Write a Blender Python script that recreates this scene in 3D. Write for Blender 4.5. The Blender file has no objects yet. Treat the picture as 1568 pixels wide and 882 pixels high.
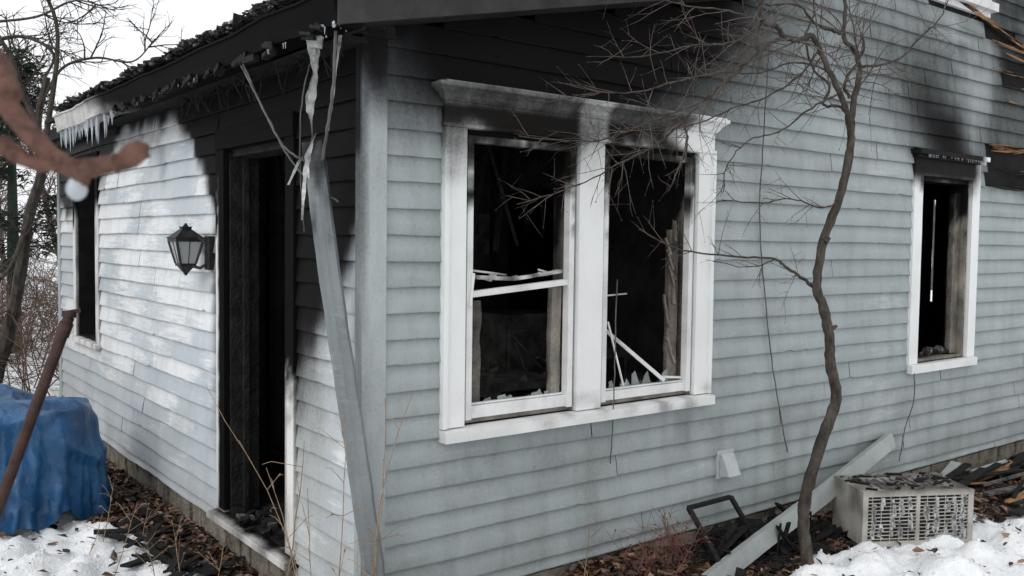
import bpy, math, random
from mathutils import Vector, noise, Matrix
random.seed(7)
R=random.random
def U(a,b): return a+(b-a)*R()
def sm(a,b,x):
    if a==b: return 1.0 if x>=a else 0.0
    t=max(0.0,min(1.0,(x-a)/(b-a))); return t*t*(3-2*t)
def N(x,y,z=0.0): return noise.noise(Vector((x,y,z)))
def lerp_tab(tab,x):
    if x<=tab[0][0]: return tab[0][1]
    for (a,b),(c,d) in zip(tab,tab[1:]):
        if x<=c: return b+(d-b)*(x-a)/(c-a)
    return tab[-1][1]

EYE=1.87; CX,CY=-2.025,-3.53
# site frame in metres: X to the right, Y away, measured from the standing point
def site(X,Y,Z): return Vector((CX+.790*X+.613*Y, CY-.613*X+.790*Y, Z))

# ---------------------------------------------------------------- materials
def mat_new(name):
    m=bpy.data.materials.new(name); m.use_nodes=True
    nt=m.node_tree; b=nt.nodes['Principled BSDF']; return m,nt,b
def node(nt,t,**kw):
    n=nt.nodes.new(t)
    for k,v in kw.items(): setattr(n,k,v)
    return n
def ntex(nt,scale,detail=4,rough=.6,vec=None,mapscale=None,coord='Object'):
    n=node(nt,'ShaderNodeTexNoise'); n.inputs['Scale'].default_value=scale
    n.inputs['Detail'].default_value=detail; n.inputs['Roughness'].default_value=rough
    tc=node(nt,'ShaderNodeTexCoord')
    if mapscale:
        mp=node(nt,'ShaderNodeMapping'); mp.inputs['Scale'].default_value=mapscale
        nt.links.new(tc.outputs[coord],mp.inputs[0]); nt.links.new(mp.outputs[0],n.inputs['Vector'])
    else: nt.links.new(tc.outputs[coord],n.inputs['Vector'])
    return n
def mathn(nt,op,a,b=None,clamp=False):
    n=node(nt,'ShaderNodeMath',operation=op); n.use_clamp=clamp
    for i,v in enumerate((a,b)):
        if v is None: continue
        if isinstance(v,(int,float)): n.inputs[i].default_value=v
        else: nt.links.new(v,n.inputs[i])
    return n.outputs[0]
def mixc(nt,f,a,b,blend='MIX'):
    n=node(nt,'ShaderNodeMix',data_type='RGBA',blend_type=blend)
    for i,v in ((0,f),(6,a),(7,b)):
        if isinstance(v,(int,float)): n.inputs[i].default_value=v
        elif isinstance(v,tuple): n.inputs[i].default_value=(*v,1)
        else: nt.links.new(v,n.inputs[i])
    return n.outputs[2]
def ramp(nt,src,stops):
    n=node(nt,'ShaderNodeValToRGB'); e=n.color_ramp.elements
    while len(e)<len(stops): e.new(.5)
    for el,(p,c) in zip(e,stops):
        el.position=p; el.color=(*c,1) if len(c)==3 else c
    nt.links.new(src,n.inputs[0]); return n.outputs[0]
def bump(nt,b,src,strength,dist=.01):
    n=node(nt,'ShaderNodeBump'); n.inputs['Strength'].default_value=strength; n.inputs['Distance'].default_value=dist
    nt.links.new(src,n.inputs['Height']); nt.links.new(n.outputs[0],b.inputs['Normal'])
def simple(name,c1,c2,scale=12,rough=.8,bs=.4,bd=.004,metal=0,mapscale=None,spec=.3):
    m,nt,b=mat_new(name)
    n=ntex(nt,scale,4,.65,mapscale=mapscale)
    r=ramp(nt,n.outputs[0],[(.3,c1),(.7,c2)])
    nt.links.new(r,b.inputs['Base Color']); b.inputs['Roughness'].default_value=rough
    b.inputs['Metallic'].default_value=metal; b.inputs['Specular IOR Level'].default_value=spec
    if bs: bump(nt,b,ntex(nt,scale*5,2,.6).outputs[0],bs,bd)
    return m
def sooty(name,base,base2,peelc,dirtshadec,sootc=(.009,.0085,.009),rough=.6,noisy=.55,speck=.25,grime=.30):
    m,nt,b=mat_new(name)
    at=node(nt,'ShaderNodeAttribute',attribute_name='mask'); sp=node(nt,'ShaderNodeSeparateColor')
    nt.links.new(at.outputs['Color'],sp.inputs[0]); soot,peel,dirtshade=sp.outputs  # third channel: dirt, plus the lap shadow painted on the clapboards
    n1=ntex(nt,2.2,2,.6); n2=ntex(nt,9,4,.7,mapscale=(1,1,.25)); n3=ntex(nt,60,3,.7)
    nh=ntex(nt,7,4,.75,mapscale=(.5,.5,5))
    c=mixc(nt,ramp(nt,n1.outputs[0],[(.35,(0,0,0)),(.65,(1,1,1))]),base,base2)
    pf=mathn(nt,'ADD',peel,mathn(nt,'MULTIPLY',mathn(nt,'SUBTRACT',nh.outputs[0],.5),.9))
    pf=ramp(nt,pf,[(.40,(0,0,0)),(.62,(1,1,1))])
    c=mixc(nt,pf,c,peelc)
    g=mathn(nt,'MULTIPLY',ramp(nt,n2.outputs[0],[(.45,(0,0,0)),(.8,(1,1,1))]),grime)
    g=mathn(nt,'ADD',g,mathn(nt,'MULTIPLY',dirtshade,mathn(nt,'ADD',n3.outputs[0],.25)),True)
    c=mixc(nt,g,c,dirtshadec)
    sp2=ramp(nt,n3.outputs[0],[(.62,(0,0,0)),(.72,(1,1,1))])
    c=mixc(nt,mathn(nt,'MULTIPLY',sp2,speck),c,(.12,.12,.115))
    ns=mathn(nt,'ADD',mathn(nt,'MULTIPLY',n3.outputs[0],.4),mathn(nt,'MULTIPLY',n2.outputs[0],.6))
    sf=mathn(nt,'ADD',soot,mathn(nt,'MULTIPLY',mathn(nt,'MULTIPLY',mathn(nt,'SUBTRACT',ns,.5),noisy*4.5),mathn(nt,'MULTIPLY',soot,mathn(nt,'SUBTRACT',1.0,soot))),True)
    sf=mathn(nt,'SUBTRACT',1,mathn(nt,'POWER',mathn(nt,'SUBTRACT',1,sf),1.75),True)
    c=mixc(nt,sf,c,sootc)
    nt.links.new(c,b.inputs['Base Color'])
    b.inputs['Roughness'].default_value=rough
    nt.links.new(mathn(nt,'MULTIPLY',mathn(nt,'SUBTRACT',1.08,sf),.32),b.inputs['Specular IOR Level'])
    h=mathn(nt,'ADD',n3.outputs[0],mathn(nt,'MULTIPLY',n2.outputs[0],1.5))
    bump(nt,b,h,.40,.004)
    return m

M_side=sooty('grey_green_clapboard',(.340,.392,.400),(.390,.438,.445),(.52,.555,.56),(.19,.20,.19))
M_left=sooty('weathered_white_clapboard',(.43,.485,.53),(.52,.57,.605),(.76,.78,.79),(.31,.31,.29))
M_trim=sooty('white_trim_paint',(.78,.79,.78),(.83,.84,.84),(.84,.85,.85),(.36,.33,.28),sootc=(.012,.011,.010),rough=.5,noisy=.8,speck=.12,grime=.12)
M_door=sooty('scorched_door_casing',(.72,.73,.72),(.80,.80,.80),(.80,.80,.79),(.30,.27,.22),sootc=(.006,.006,.006),rough=.7,noisy=.8)
M_corner=sooty('corner_board_paint',(.40,.45,.46),(.46,.51,.52),(.58,.61,.61),(.20,.20,.18))
M_jamb=sooty('scorched_jamb_wood',(.34,.31,.27),(.46,.43,.38),(.6,.58,.52),(.12,.09,.06),noisy=.9)
M_char=simple('charred_wood',(.005,.005,.005),(.022,.021,.020),9,.85,.8,.02,spec=.2)
M_char2=simple('charred_interior',(.012,.012,.013),(.05,.047,.046),3,.95,.6,.02,spec=.1)
M_furn=simple('smoke_blackened_furniture',(.02,.019,.018),(.10,.095,.09),7,.9,.6,.01,spec=.1)
M_ash=simple('ash_rubble',(.02,.02,.02),(.20,.19,.18),14,.95,.6,.02)
M_sheath=simple('black_sheathing',(.006,.006,.007),(.018,.017,.017),6,.85,.5,.01,spec=.1)
M_wood=simple('splintered_raw_wood',(.10,.05,.025),(.46,.26,.13),10,.7,.4,.004,mapscale=(.6,3,6))
M_found=simple('fieldstone_mortar',(.09,.08,.065),(.30,.27,.22),9,.9,.8,.02)
M_roof=simple('burnt_shingle',(.008,.008,.009),(.035,.035,.036),20,.9,.6,.01,spec=.15)
M_fascia=simple('sooty_brown_fascia',(.014,.013,.0125),(.046,.043,.042),5,.6,.3,.004,spec=.2)
M_iron=simple('black_lamp_iron',(.006,.006,.006),(.03,.03,.03),30,.45,.2,.002)
M_metal=sooty('painted_downspout_metal',(.17,.20,.215),(.22,.255,.265),(.30,.33,.34),(.12,.11,.10),rough=.45,speck=.35)
M_metal2=simple('grey_fallen_aluminium',(.28,.305,.30),(.40,.42,.415),6,.5,.3,.003)
M_rust=simple('rusty_pipe',(.020,.011,.010),(.075,.042,.035),14,.6,.5,.003,metal=.2)
M_bark=simple('dark_bark',(.018,.015,.013),(.10,.085,.07),26,.85,.9,.008,mapscale=(1,1,.35))
M_twig=simple('twig_bark',(.05,.038,.034),(.15,.12,.105),25,.75,0)
M_bgtree=simple('woods_bark',(.05,.042,.038),(.13,.11,.10),3,.9,0)
M_brush=simple('brush_stems',(.07,.045,.035),(.19,.135,.105),4,.9,0)
M_straw=simple('dry_stalk',(.16,.10,.06),(.34,.25,.16),20,.8,0)
M_near=simple('red_brown_bark',(.05,.027,.023),(.20,.105,.08),140,.75,1.0,.002,spec=.2)
M_cable=simple('grey_cable',(.05,.05,.05),(.12,.12,.12),10,.6,0)
M_shred=simple('melted_vinyl_shred',(.06,.06,.06),(.62,.63,.62),15,.5,.3,.003)
M_ac=sooty('weathered_ac_enamel',(.42,.40,.36),(.52,.50,.46),(.6,.58,.53),(.16,.14,.12),rough=.6)
M_fin=simple('ac_fins',(.02,.02,.02),(.10,.10,.095),20,.6,0)
M_ever=simple('evergreen',(.015,.022,.016),(.04,.055,.04),6,.9,0)
M_vent=simple('vent_plastic',(.36,.40,.41),(.46,.49,.50),8,.5,.1,.002)

m,nt,b=mat_new('blue_tarpaulin'); n=ntex(nt,3,4,.6)
r=ramp(nt,n.outputs[0],[(.3,(.004,.035,.10)),(.55,(.010,.080,.20)),(.8,(.03,.14,.30))]); nt.links.new(r,b.inputs['Base Color'])
b.inputs['Roughness'].default_value=.34
bump(nt,b,ntex(nt,7,4,.55).outputs[0],.6,.04); M_tarp=m
m,nt,b=mat_new('ice'); b.inputs['Base Color'].default_value=(.62,.67,.71,1); b.inputs['Roughness'].default_value=.12; b.inputs['Alpha'].default_value=.55; M_ice=m
m,nt,b=mat_new('lamp_glass'); b.inputs['Base Color'].default_value=(.38,.40,.39,1); b.inputs['Roughness'].default_value=.15; M_lglass=m
m,nt,b=mat_new('glass_shard'); b.inputs['Base Color'].default_value=(.45,.5,.5,1); b.inputs['Roughness'].default_value=.08; b.inputs['Alpha'].default_value=.55; M_shard=m
m,nt,b=mat_new('leaf_litter'); at=node(nt,'ShaderNodeAttribute',attribute_name='mask'); sp=node(nt,'ShaderNodeSeparateColor')
nt.links.new(at.outputs['Color'],sp.inputs[0])
r=ramp(nt,sp.outputs[0],[(0,(.014,.009,.007)),(.45,(.055,.028,.017)),(.8,(.16,.08,.045)),(1,(.30,.19,.11))]); nt.links.new(r,b.inputs['Base Color'])
b.inputs['Roughness'].default_value=.5; M_leaf=m
m,nt,b=mat_new('ground_snow_and_soil'); at=node(nt,'ShaderNodeAttribute',attribute_name='mask'); sp=node(nt,'ShaderNodeSeparateColor')
nt.links.new(at.outputs['Color'],sp.inputs[0])
n1=ntex(nt,12,5,.6); n2=ntex(nt,70,3,.7)
f=mathn(nt,'ADD',sp.outputs[0],mathn(nt,'MULTIPLY',mathn(nt,'SUBTRACT',n1.outputs[0],.5),.8)); f=ramp(nt,f,[(.44,(0,0,0)),(.54,(1,1,1))])
soil=ramp(nt,n2.outputs[0],[(.3,(.010,.008,.006)),(.55,(.035,.025,.017)),(.75,(.11,.07,.045))])
snow=ramp(nt,n1.outputs[0],[(.3,(.76,.78,.80)),(.6,(.91,.92,.93))])
nt.links.new(mixc(nt,f,soil,snow),b.inputs['Base Color']); b.inputs['Roughness'].default_value=.75
b.inputs['Specular IOR Level'].default_value=.2
bump(nt,b,mathn(nt,'ADD',mathn(nt,'MULTIPLY',n2.outputs[0],.6),mathn(nt,'MULTIPLY',n1.outputs[0],2)),.55,.03); M_ground=m

# ---------------------------------------------------------------- mesh builder
class MB:
    def __init__(s): s.v=[];s.f=[];s.c=[];s.m=[]
    def vert(s,p,c=(0,0,0)): s.v.append(tuple(p)); s.c.append(c); return len(s.v)-1
    def quad(s,a,b,c,d,res=9,fn=None,mi=0):
        a,b,c,d=map(Vector,(a,b,c,d))
        nu=max(1,math.ceil((b-a).length/res)); nv=max(1,math.ceil((d-a).length/res))
        base=len(s.v)
        for j in range(nv+1):
            for i in range(nu+1):
                u=i/nu;v=j/nv
                p=(a*(1-u)+b*u)*(1-v)+(d*(1-u)+c*u)*v
                s.vert(p,fn(p) if fn else (0,0,0))
        for j in range(nv):
            for i in range(nu):
                k=base+j*(nu+1)+i
                s.f.append((k,k+1,k+nu+2,k+nu+1)); s.m.append(mi)
    def hexa(s,p,res=9,fn=None,mi=0):
        for q in ((0,3,2,1),(4,5,6,7),(0,1,5,4),(1,2,6,5),(2,3,7,6),(3,0,4,7)):
            s.quad(*[p[i] for i in q],res,fn,mi)
    def box(s,x0,x1,y0,y1,z0,z1,res=9,fn=None,mi=0):
        s.hexa([(x0,y0,z0),(x1,y0,z0),(x1,y1,z0),(x0,y1,z0),(x0,y0,z1),(x1,y0,z1),(x1,y1,z1),(x0,y1,z1)],res,fn,mi)
    def obox(s,c,ax,half,mi=0,fn=None,res=9):
        c=Vector(c);a,b_,d=[Vector(q).normalized()*h for q,h in zip(ax,half)]
        s.hexa([c-a-b_-d,c+a-b_-d,c+a+b_-d,c-a+b_-d,c-a-b_+d,c+a-b_+d,c+a+b_+d,c-a+b_+d],res,fn,mi)
    def stick(s,p,q,w,h,mi=0,fn=None,res=9,up=(0,0,1)):
        p=Vector(p);q=Vector(q);d=(q-p)
        sx=d.cross(Vector(up)); 
        if sx.length<1e-5: sx=Vector((1,0,0))
        sy=d.cross(sx)
        s.obox((p+q)/2,(d,sx,sy),(d.length/2,w/2,h/2),mi,fn,res)
    def splinter(s,p,q,w,mi=0):
        p=Vector(p);q=Vector(q); n=5; prev=None
        up=Vector((0,0,1)); ou=Vector((0,-.008,0))
        for i in range(n+1):
            t=i/n; c=p.lerp(q,t); ww=w*min(1,.25+2.2*t,.1+2.4*(1-t))*U(.6,1.1)
            k=(s.vert(c-up*ww/2),s.vert(c+up*ww/2),s.vert(c+ou))
            if prev:
                for a,b in ((0,2),(2,1)): s.f.append((prev[a],prev[b],k[b],k[a])); s.m.append(mi)
            prev=k
    def tube(s,pts,rad,sides=5,mi=0,col=(0,0,0)):
        pts=[Vector(p) for p in pts]; n=len(pts); base=len(s.v)
        ref=Vector((.3,.2,.93)).normalized()
        for i,p in enumerate(pts):
            d=(pts[min(i+1,n-1)]-pts[max(i-1,0)])
            if d.length<1e-7: d=Vector((0,0,1))
            d.normalize()
            a=d.cross(ref)
            if a.length<.05: a=d.cross(Vector((1,0,0)))
            a.normalize(); b=d.cross(a); ref=a.cross(d)*1.0
            r=rad[i] if hasattr(rad,'__len__') else rad
            for k in range(sides):
                t=2*math.pi*k/sides
                s.vert(p+(a*math.cos(t)+b*math.sin(t))*r,col)
        for i in range(n-1):
            for k in range(sides):
                k2=(k+1)%sides
                s.f.append((base+i*sides+k,base+i*sides+k2,base+(i+1)*sides+k2,base+(i+1)*sides+k)); s.m.append(mi)
        s.f.append(tuple(base+k for k in range(sides))); s.m.append(mi)
        s.f.append(tuple(base+(n-1)*sides+k for k in range(sides))); s.m.append(mi)
    def warp(s,fn): s.v=[tuple(fn(*v)) for v in s.v]
    def obj(s,name,mats,parent=None,smooth=False,merge=False,bevel=0):
        me=bpy.data.meshes.new(name); me.from_pydata(s.v,[],s.f)
        if not isinstance(mats,(list,tuple)): mats=[mats]
        for m in mats: me.materials.append(m)
        me.polygons.foreach_set('material_index',s.m)
        at=me.color_attributes.new('mask','FLOAT_COLOR','POINT')
        fl=[]
        for c in s.c: fl.extend((c[0],c[1],c[2],1))
        at.data.foreach_set('color',fl)
        if smooth: me.polygons.foreach_set('use_smooth',[True]*len(me.polygons))
        me.update(); o=bpy.data.objects.new(name,me); bpy.context.collection.objects.link(o)
        if parent: o.parent=parent
        if merge or bevel:
            w=o.modifiers.new('w','WELD'); w.merge_threshold=.0004
        if bevel:
            bv=o.modifiers.new('b','BEVEL'); bv.width=bevel; bv.segments=2; bv.limit_method='ANGLE'
        return o
def empty(name):
    e=bpy.data.objects.new(name,None); bpy.context.collection.objects.link(e); e.empty_display_size=.2; return e
def minus(x0,x1,z0,z1,holes):
    xs=sorted({x0,x1,*[min(max(h[i],x0),x1) for h in holes for i in (0,1)]})
    zs=sorted({z0,z1,*[min(max(h[i],z0),z1) for h in holes for i in (2,3)]})
    out=[]
    for a,b in zip(xs,xs[1:]):
        for c,d in zip(zs,zs[1:]):
            mx,mz=(a+b)/2,(c+d)/2
            if any(h[0]<mx<h[1] and h[2]<mz<h[3] for h in holes): continue
            out.append((a,b,c,d))
    return out

house=empty('clapboard_house')
# ---------------------------------------------------------------- geometry constants
E=.1168; Z0=.143
WR=[(.415,1.12,1.0,2.39),(1.29,2.03,1.0,2.39),(4.52,5.28,1.0,2.39),(4.63,5.35,3.82,5.1)]
WRB=[(.30,2.155,.95,2.57),(4.41,5.39,.95,2.57),(4.52,5.46,3.70,5.2)]
WL=[(.754,1.596,.29,2.37),(4.52,5.2,1.0,2.39)]
WLB=[(.665,1.71,.20,2.46),(4.44,5.28,.95,2.5)]
LEN_L=5.92; LEN_R=9.0; XM=2.4; HM=5.7

def soot_r(s,z):
    w=N(s*1.3,z*1.7,3)*.16+N(s*5,z*4,9)*.06
    a=1.3*math.exp(-((s-.8)/1.2)**2 if s>.8 else -((s-.8)/1.1)**2)*sm(2.14+.12*max(0,s-1.4),2.70,z+w)
    a=max(a,.97*sm(2.50,2.80,z+w)*sm(1.95,1.1,s+w))
    a+=.70*sm(2.55,3.10,z+w)*math.exp(-((s-1.8)/.8)**2)
    a+=.24*sm(2.5,3.5,z+w)*math.exp(-((s-2.9)/1.1)**2)
    c=4.90-.65*(z-2.6)
    b=.97*math.exp(-((s-c+w*1.5)/.52)**2)*sm(2.44,2.62,z)*math.exp(-max(0,z-2.74)/.40)
    b+=.25*math.exp(-((s-4.3+w)/.8)**2)*sm(2.5,3.0,z)*sm(3.9,3.2,z)
    b+=.55*sm(5.30,5.7,s+w)*sm(2.2,2.45,z+w)
    b+=.35*sm(4.3,5.2,s)*sm(3.0,3.3,z+w)*(.5+N(s*3,z*9,2))
    b+=.16*sm(.95,.85,z)*sm(.55,.85,z)*max(0,N(s*8,1.5,z*.8))*sm(.3,.5,s)*sm(2.2,2.0,s)*2
    a=max(0,min(1,a))*.99
    return a+(1-a)*max(0,min(1,b))
ZB=[(0,1.98),(.3,1.66),(.6,1.20),(.66,1.05),(1.7,1.60),(1.76,2.02),(1.9,2.20),(2.1,2.36),(2.2,2.54),(3.7,2.72),(4.1,2.45),(4.6,2.2),(5.4,2.05),(5.92,2.1)]
def soot_l(t,z):
    w=N(t*2.2,z*2,5)*.22+N(t*7,z*5,1)*.08
    zb=lerp_tab(ZB,t)
    wd=.22 if t<.7 else .12
    a=sm(zb-wd*.8,zb+wd*.7,z+w)
    if t>3.9: a*=.85
    if 1.7<t<2.0: a=max(a,.9*sm(1.88,1.70,t)*sm(.2,1.6,z+w*2))
    if 2.0<t<4.2: a=max(a,.40*sm(2.2,2.72,z+w*2))
    if t<.7: a=max(a,.65*sm(.25,.66,t)*sm(.6,1.4,z+w))
    if 4.2<t<5.5: a=max(a,.5*sm(2.0,2.5,z))
    return min(1,a)

# ---------------------------------------------------------------- clapboards
def clap(mb,L0,L1,z,holes,mp,maskfn,wob,out=.018):
    ivs=[(L0,L1)]
    for h in holes:
        if h[2]<z+E*.55<h[3]:
            nv=[]
            for a,b in ivs:
                if h[1]<=a or h[0]>=b: nv.append((a,b)); continue
                if h[0]>a: nv.append((a,h[0]))
                if h[1]<b: nv.append((h[1],b))
            ivs=nv
    for a,b in ivs:
        cuts=[a]; x=a
        while True:
            x+=U(1.2,3.2)
            if x>b-.4: break
            cuts.append(x)
        cuts.append(b)
        for c,d in zip(cuts,cuts[1:]):
            dz=U(-.0025,.0025); do=U(-.001,.003)
            c2=c+(.002 if c!=a else 0); d2=d-(.002 if d!=b else 0)
            n=max(2,int((d2-c2)/.04)); base=len(mb.v)
            for i in range(n+1):
                q=c2+(d2-c2)*i/n
                wz=dz+wob*(N(q*1.5,z*9,2)*.005+N(q*9,z*9,4)*.0018)
                chip=N(q*11,z*17,8)
                if chip>.42: wz+=(chip-.42)*.03
                wo=do+wob*N(q*2.1,z*7,7)*.004
                zz=max(z,.2) 
                rows=((zz+wz,0.0),(zz+wz,out+wo),(zz+wz+.006,out+wo+.0006),(zz+(z+E-zz)*.5+wz,out*.6+wo),(z+E+.006,.002))
                for (rz,ro) in rows:
                    mb.vert(mp(q,ro,rz),maskfn(q,rz,z))
            for i in range(n):
                for j in range(4):
                    k=base+i*5+j; mb.f.append((k,k+5,k+6,k+1)); mb.m.append(0)
def rowrand(z,k): return (math.sin(round(z/E)*12.9898+k*78.233)*43758.5453)%1
def mask_r(q,rz,z):
    d=.12+.22*rowrand(z,1)+.45*sm(.55,.2,rz)*(.5+N(q*3,rz*4))+.40*sm(.95,.75,rz)*sm(.25,.45,q)*(max(0,N(q*7,1,rz*.8))*2)
    d+=.35*max(0,N(q*2,rz*2,8))+.45*sm(.022,.0,rz-z)*(.5+N(q*4,z*3))+.35*sm(E-.03,E,rz-z)  # last term paints a lap shadow along each board's top edge; rest is dirt
    pe=.14+.5*N(q*1.1,rowrand(z,2)*9)+.30*sm(3.0,3.8,q)*sm(5.6,4.6,q)*abs(N(q*9,rz*26,3))
    return (min(1,soot_r(q,rz)),max(0,min(.5,pe)),min(.9,d))
def mask_l(q,rz,z):
    p=.50+.75*N(q*1.1+2*rowrand(z,3),z*1.6,4)+.22*(rowrand(z,int(q/.9+rowrand(z,6)))-.5)+.20*sm(1.4,2.2,rz)-.35*sm(1.3,.5,rz)
    if q<.7: p=.25+.6*N(q*3,z*6)
    d=.12+.5*sm(.9,.3,rz)*(.4+N(q*3,rz*3))+(.60*sm(.0,.5,q) if q<.7 else 0)+.2*sm(3.8,5,q)+.3*max(0,N(q*3,rz*5,2))+.25*sm(E-.03,E,rz-z)  # dirt, with the shade under the next board's lap painted in last
    return (soot_l(q,rz),max(0,min(1,p)),max(0,min(.9,d)))
mpR=lambda q,o,z:(q,-o,z)
mpL=lambda q,o,z:(-.1-o,q,z)
mb=MB(); z=Z0
while z<HM:
    L0=0.0
    if z>2.74: L0=max(0.0,(z-2.765)/.22)
    if L0>XM: L0=XM
    hs=list(WRB)
    zz=z+E/2
    if 2.36<zz<2.72: hs.append((5.44+R()*.12,9.1,z-1,z+1))
    if 3.18<zz<3.42: hs.append((5.60+R()*.3,9.1,z-1,z+1))
    if 3.48<zz<3.60: hs.append((5.30+R()*.2,5.95,z-1,z+1))
    if 3.60<zz<3.72: hs.append((4.75+R()*.2,5.30,z-1,z+1))
    clap(mb,L0,LEN_R,z,hs,mpR,mask_r,1.0)
    z+=E
mb.obj('gable_wall_clapboards',M_side,house)
mb=MB(); z=Z0
while z<2.75:
    clap(mb,.0,LEN_L-.09,z,WLB,mpL,mask_l,1.7)
    z+=E
mb.obj('entry_wall_clapboards',M_left,house)

# wall cores
mb=MB()
for (a,b,c,d) in minus(-.1+.13,XM,.2,2.74,WR): mb.box(a,b,.004,.13,c,d)
for (a,b,c,d) in minus(XM,LEN_R,.2,HM,WR): mb.box(a,b,.004,.13,c,d)
mb.hexa([(-.09,.004,2.70),(XM,.004,2.74),(XM,.13,2.74),(-.09,.13,2.70),(-.09,.004,2.76),(XM,.004,3.30),(XM,.13,3.30),(-.09,.13,2.76)])
for (a,b,c,d) in minus(.004,LEN_L,.2,2.74,WL): mb.box(-.097,.03,a,b,c,d)
for (a,b,c,d) in minus(.13,LEN_L,.2,HM,[(2.05,2.75,1.2,2.45)]): mb.box(LEN_R-.13,LEN_R,a,b,c,d)
mb.box(.03,LEN_R-.13,LEN_L-.13,LEN_L-.002,.2,2.74)
mb.box(XM,LEN_R-.13,LEN_L-.13,LEN_L-.002,2.742,HM)
mb.box(XM,XM+.13,.13,LEN_L-.13,2.742,HM)
mb.obj('wall_sheathing',M_sheath,house)

mb=MB(); z=.2
while z<HM-.1:
    for (a,b,c,d) in minus(0,LEN_L,z,z+.2,[(1.95,2.85,1.1,2.55)]):
        mb.hexa([(LEN_R,a,c),(LEN_R+.02,a,c),(LEN_R+.02,b,c),(LEN_R,b,c),(LEN_R,a,d),(LEN_R+.006,a,d),(LEN_R+.006,b,d),(LEN_R,b,d)])
    x0=-.1 if z<2.6 else XM
    mb.hexa([(x0,LEN_L,z),(LEN_R,LEN_L,z),(LEN_R,LEN_L+.02,z),(x0,LEN_L+.02,z),(x0,LEN_L,z+.2),(LEN_R,LEN_L,z+.2),(LEN_R,LEN_L+.006,z+.2),(x0,LEN_L+.006,z+.2)])
    z+=.2
mb.obj('rear_clapboards',M_side,house)

# foundation stones
mb=MB()
mb.box(-.07,LEN_R,.03,.2,-.4,.199); mb.box(-.07,.1,.2,LEN_L-.02,-.4,.199)
x=-.08
while x<LEN_R:
    w=U(.18,.42); 
    for zz,h in ((-.12,.15),(.035,.155)):
        g=.012; j=U(0,.018); y0=.012-j*.5
        mb.hexa([(x+g,y0,zz+g),(x+w-g,y0+U(-.01,.01),zz+g),(x+w-g,.1,zz+g),(x+g,.1,zz+g),(x+g+U(0,.02),y0,zz+h-g),(x+w-g-U(0,.02),y0,zz+h-g),(x+w-g,.1,zz+h-g),(x+g,.1,zz+h-g)])
    x+=w
y=.02
while y<LEN_L-.3:
    w=U(.14,.34)
    for zz,h in ((-.13,.15),(.025,.165)):
        g=.012; x0=-.085+U(-.012,.01)
        mb.hexa([(x0,y+g,zz+g),(.0,y+g,zz+g),(.0,y+w-g,zz+g),(x0+U(-.01,.01),y+w-g,zz+g),(x0,y+g+.01,zz+h-g),(0,y+g,zz+h-g),(0,y+w-g,zz+h-g),(x0,y+w-g-.01,zz+h-g)])
    y+=w
mb.obj('stone_foundation',M_found,house,bevel=.008)

def fcorner(p):
    x,y,z=p
    if x<-.1 and y>-.005: a=soot_l(0.0,z)*.9*sm(1.9,2.3,z+N(y*9,z*3)*.2)
    else: a=.94*sm(2.30,2.72,z+N(x*9,z*3)*.15)
    a=max(a,.60*sm(.025,.0,abs(x+.12))*sm(1.2,2.2,z))
    return (a,.2+.4*N(x*9,z*2),.30+.4*max(0,N(x*4,z*3,2))+.3*sm(.9,.3,z))
mb=MB()
mb.box(-.126,-.004,-.028,.0,.19,2.78,.05,fcorner)
mb.box(-.126,-.1015,.001,.035,.19,2.76,.05,fcorner)
mb.box(-.126,-.1015,LEN_L-.09,LEN_L,.19,2.72,.1,lambda p:(.5*sm(1.9,2.4,p[2]),.2,.3))
mb.obj('corner_board',M_corner,house,bevel=.002)

# ---------------------------------------------------------------- window trim
def ftr(p):
    x,y,z=p
    w=N(x*4,z*4,6)*.12+N(x*13,z*11,2)*.07
    if x<3:
        edge=1.86+.08*math.sin(z*30)
        a=1.0*sm(2.16,2.46,z+w)*sm(edge+.15,edge-.12,x+w*.8)
        if x<.42: a=max(a*.97,.82*sm(2.1,2.42,z+w))
        if 1.10<x<1.30: a*=.58
        if z>2.505 : a*=.78
        if z>2.57: a*=.78
        a=max(a,.25*sm(1.12,1.02,z+w)*max(0,N(x*9,z*9,4))*2)
        if y>-.01: a=max(a,.75*sm(1.9,2.39,z+w), .25)
    else:
        a=.9*sm(2.24,2.44,z+w)*sm(5.46,5.25,x+w)
        a=max(a,.97*sm(2.34,2.42,z)*sm(5.36,5.30,x))
        if y>-.01: a=max(a,.5)
        if z>3: a=.1
    d=.04+.35*sm(1.05,.95,z)*(.5+N(x*6,z*6))+.22*max(0,N(x*5,z*5,1))
    return (min(1,a),.3,max(0,d))
mb=MB(); r=.035
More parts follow.
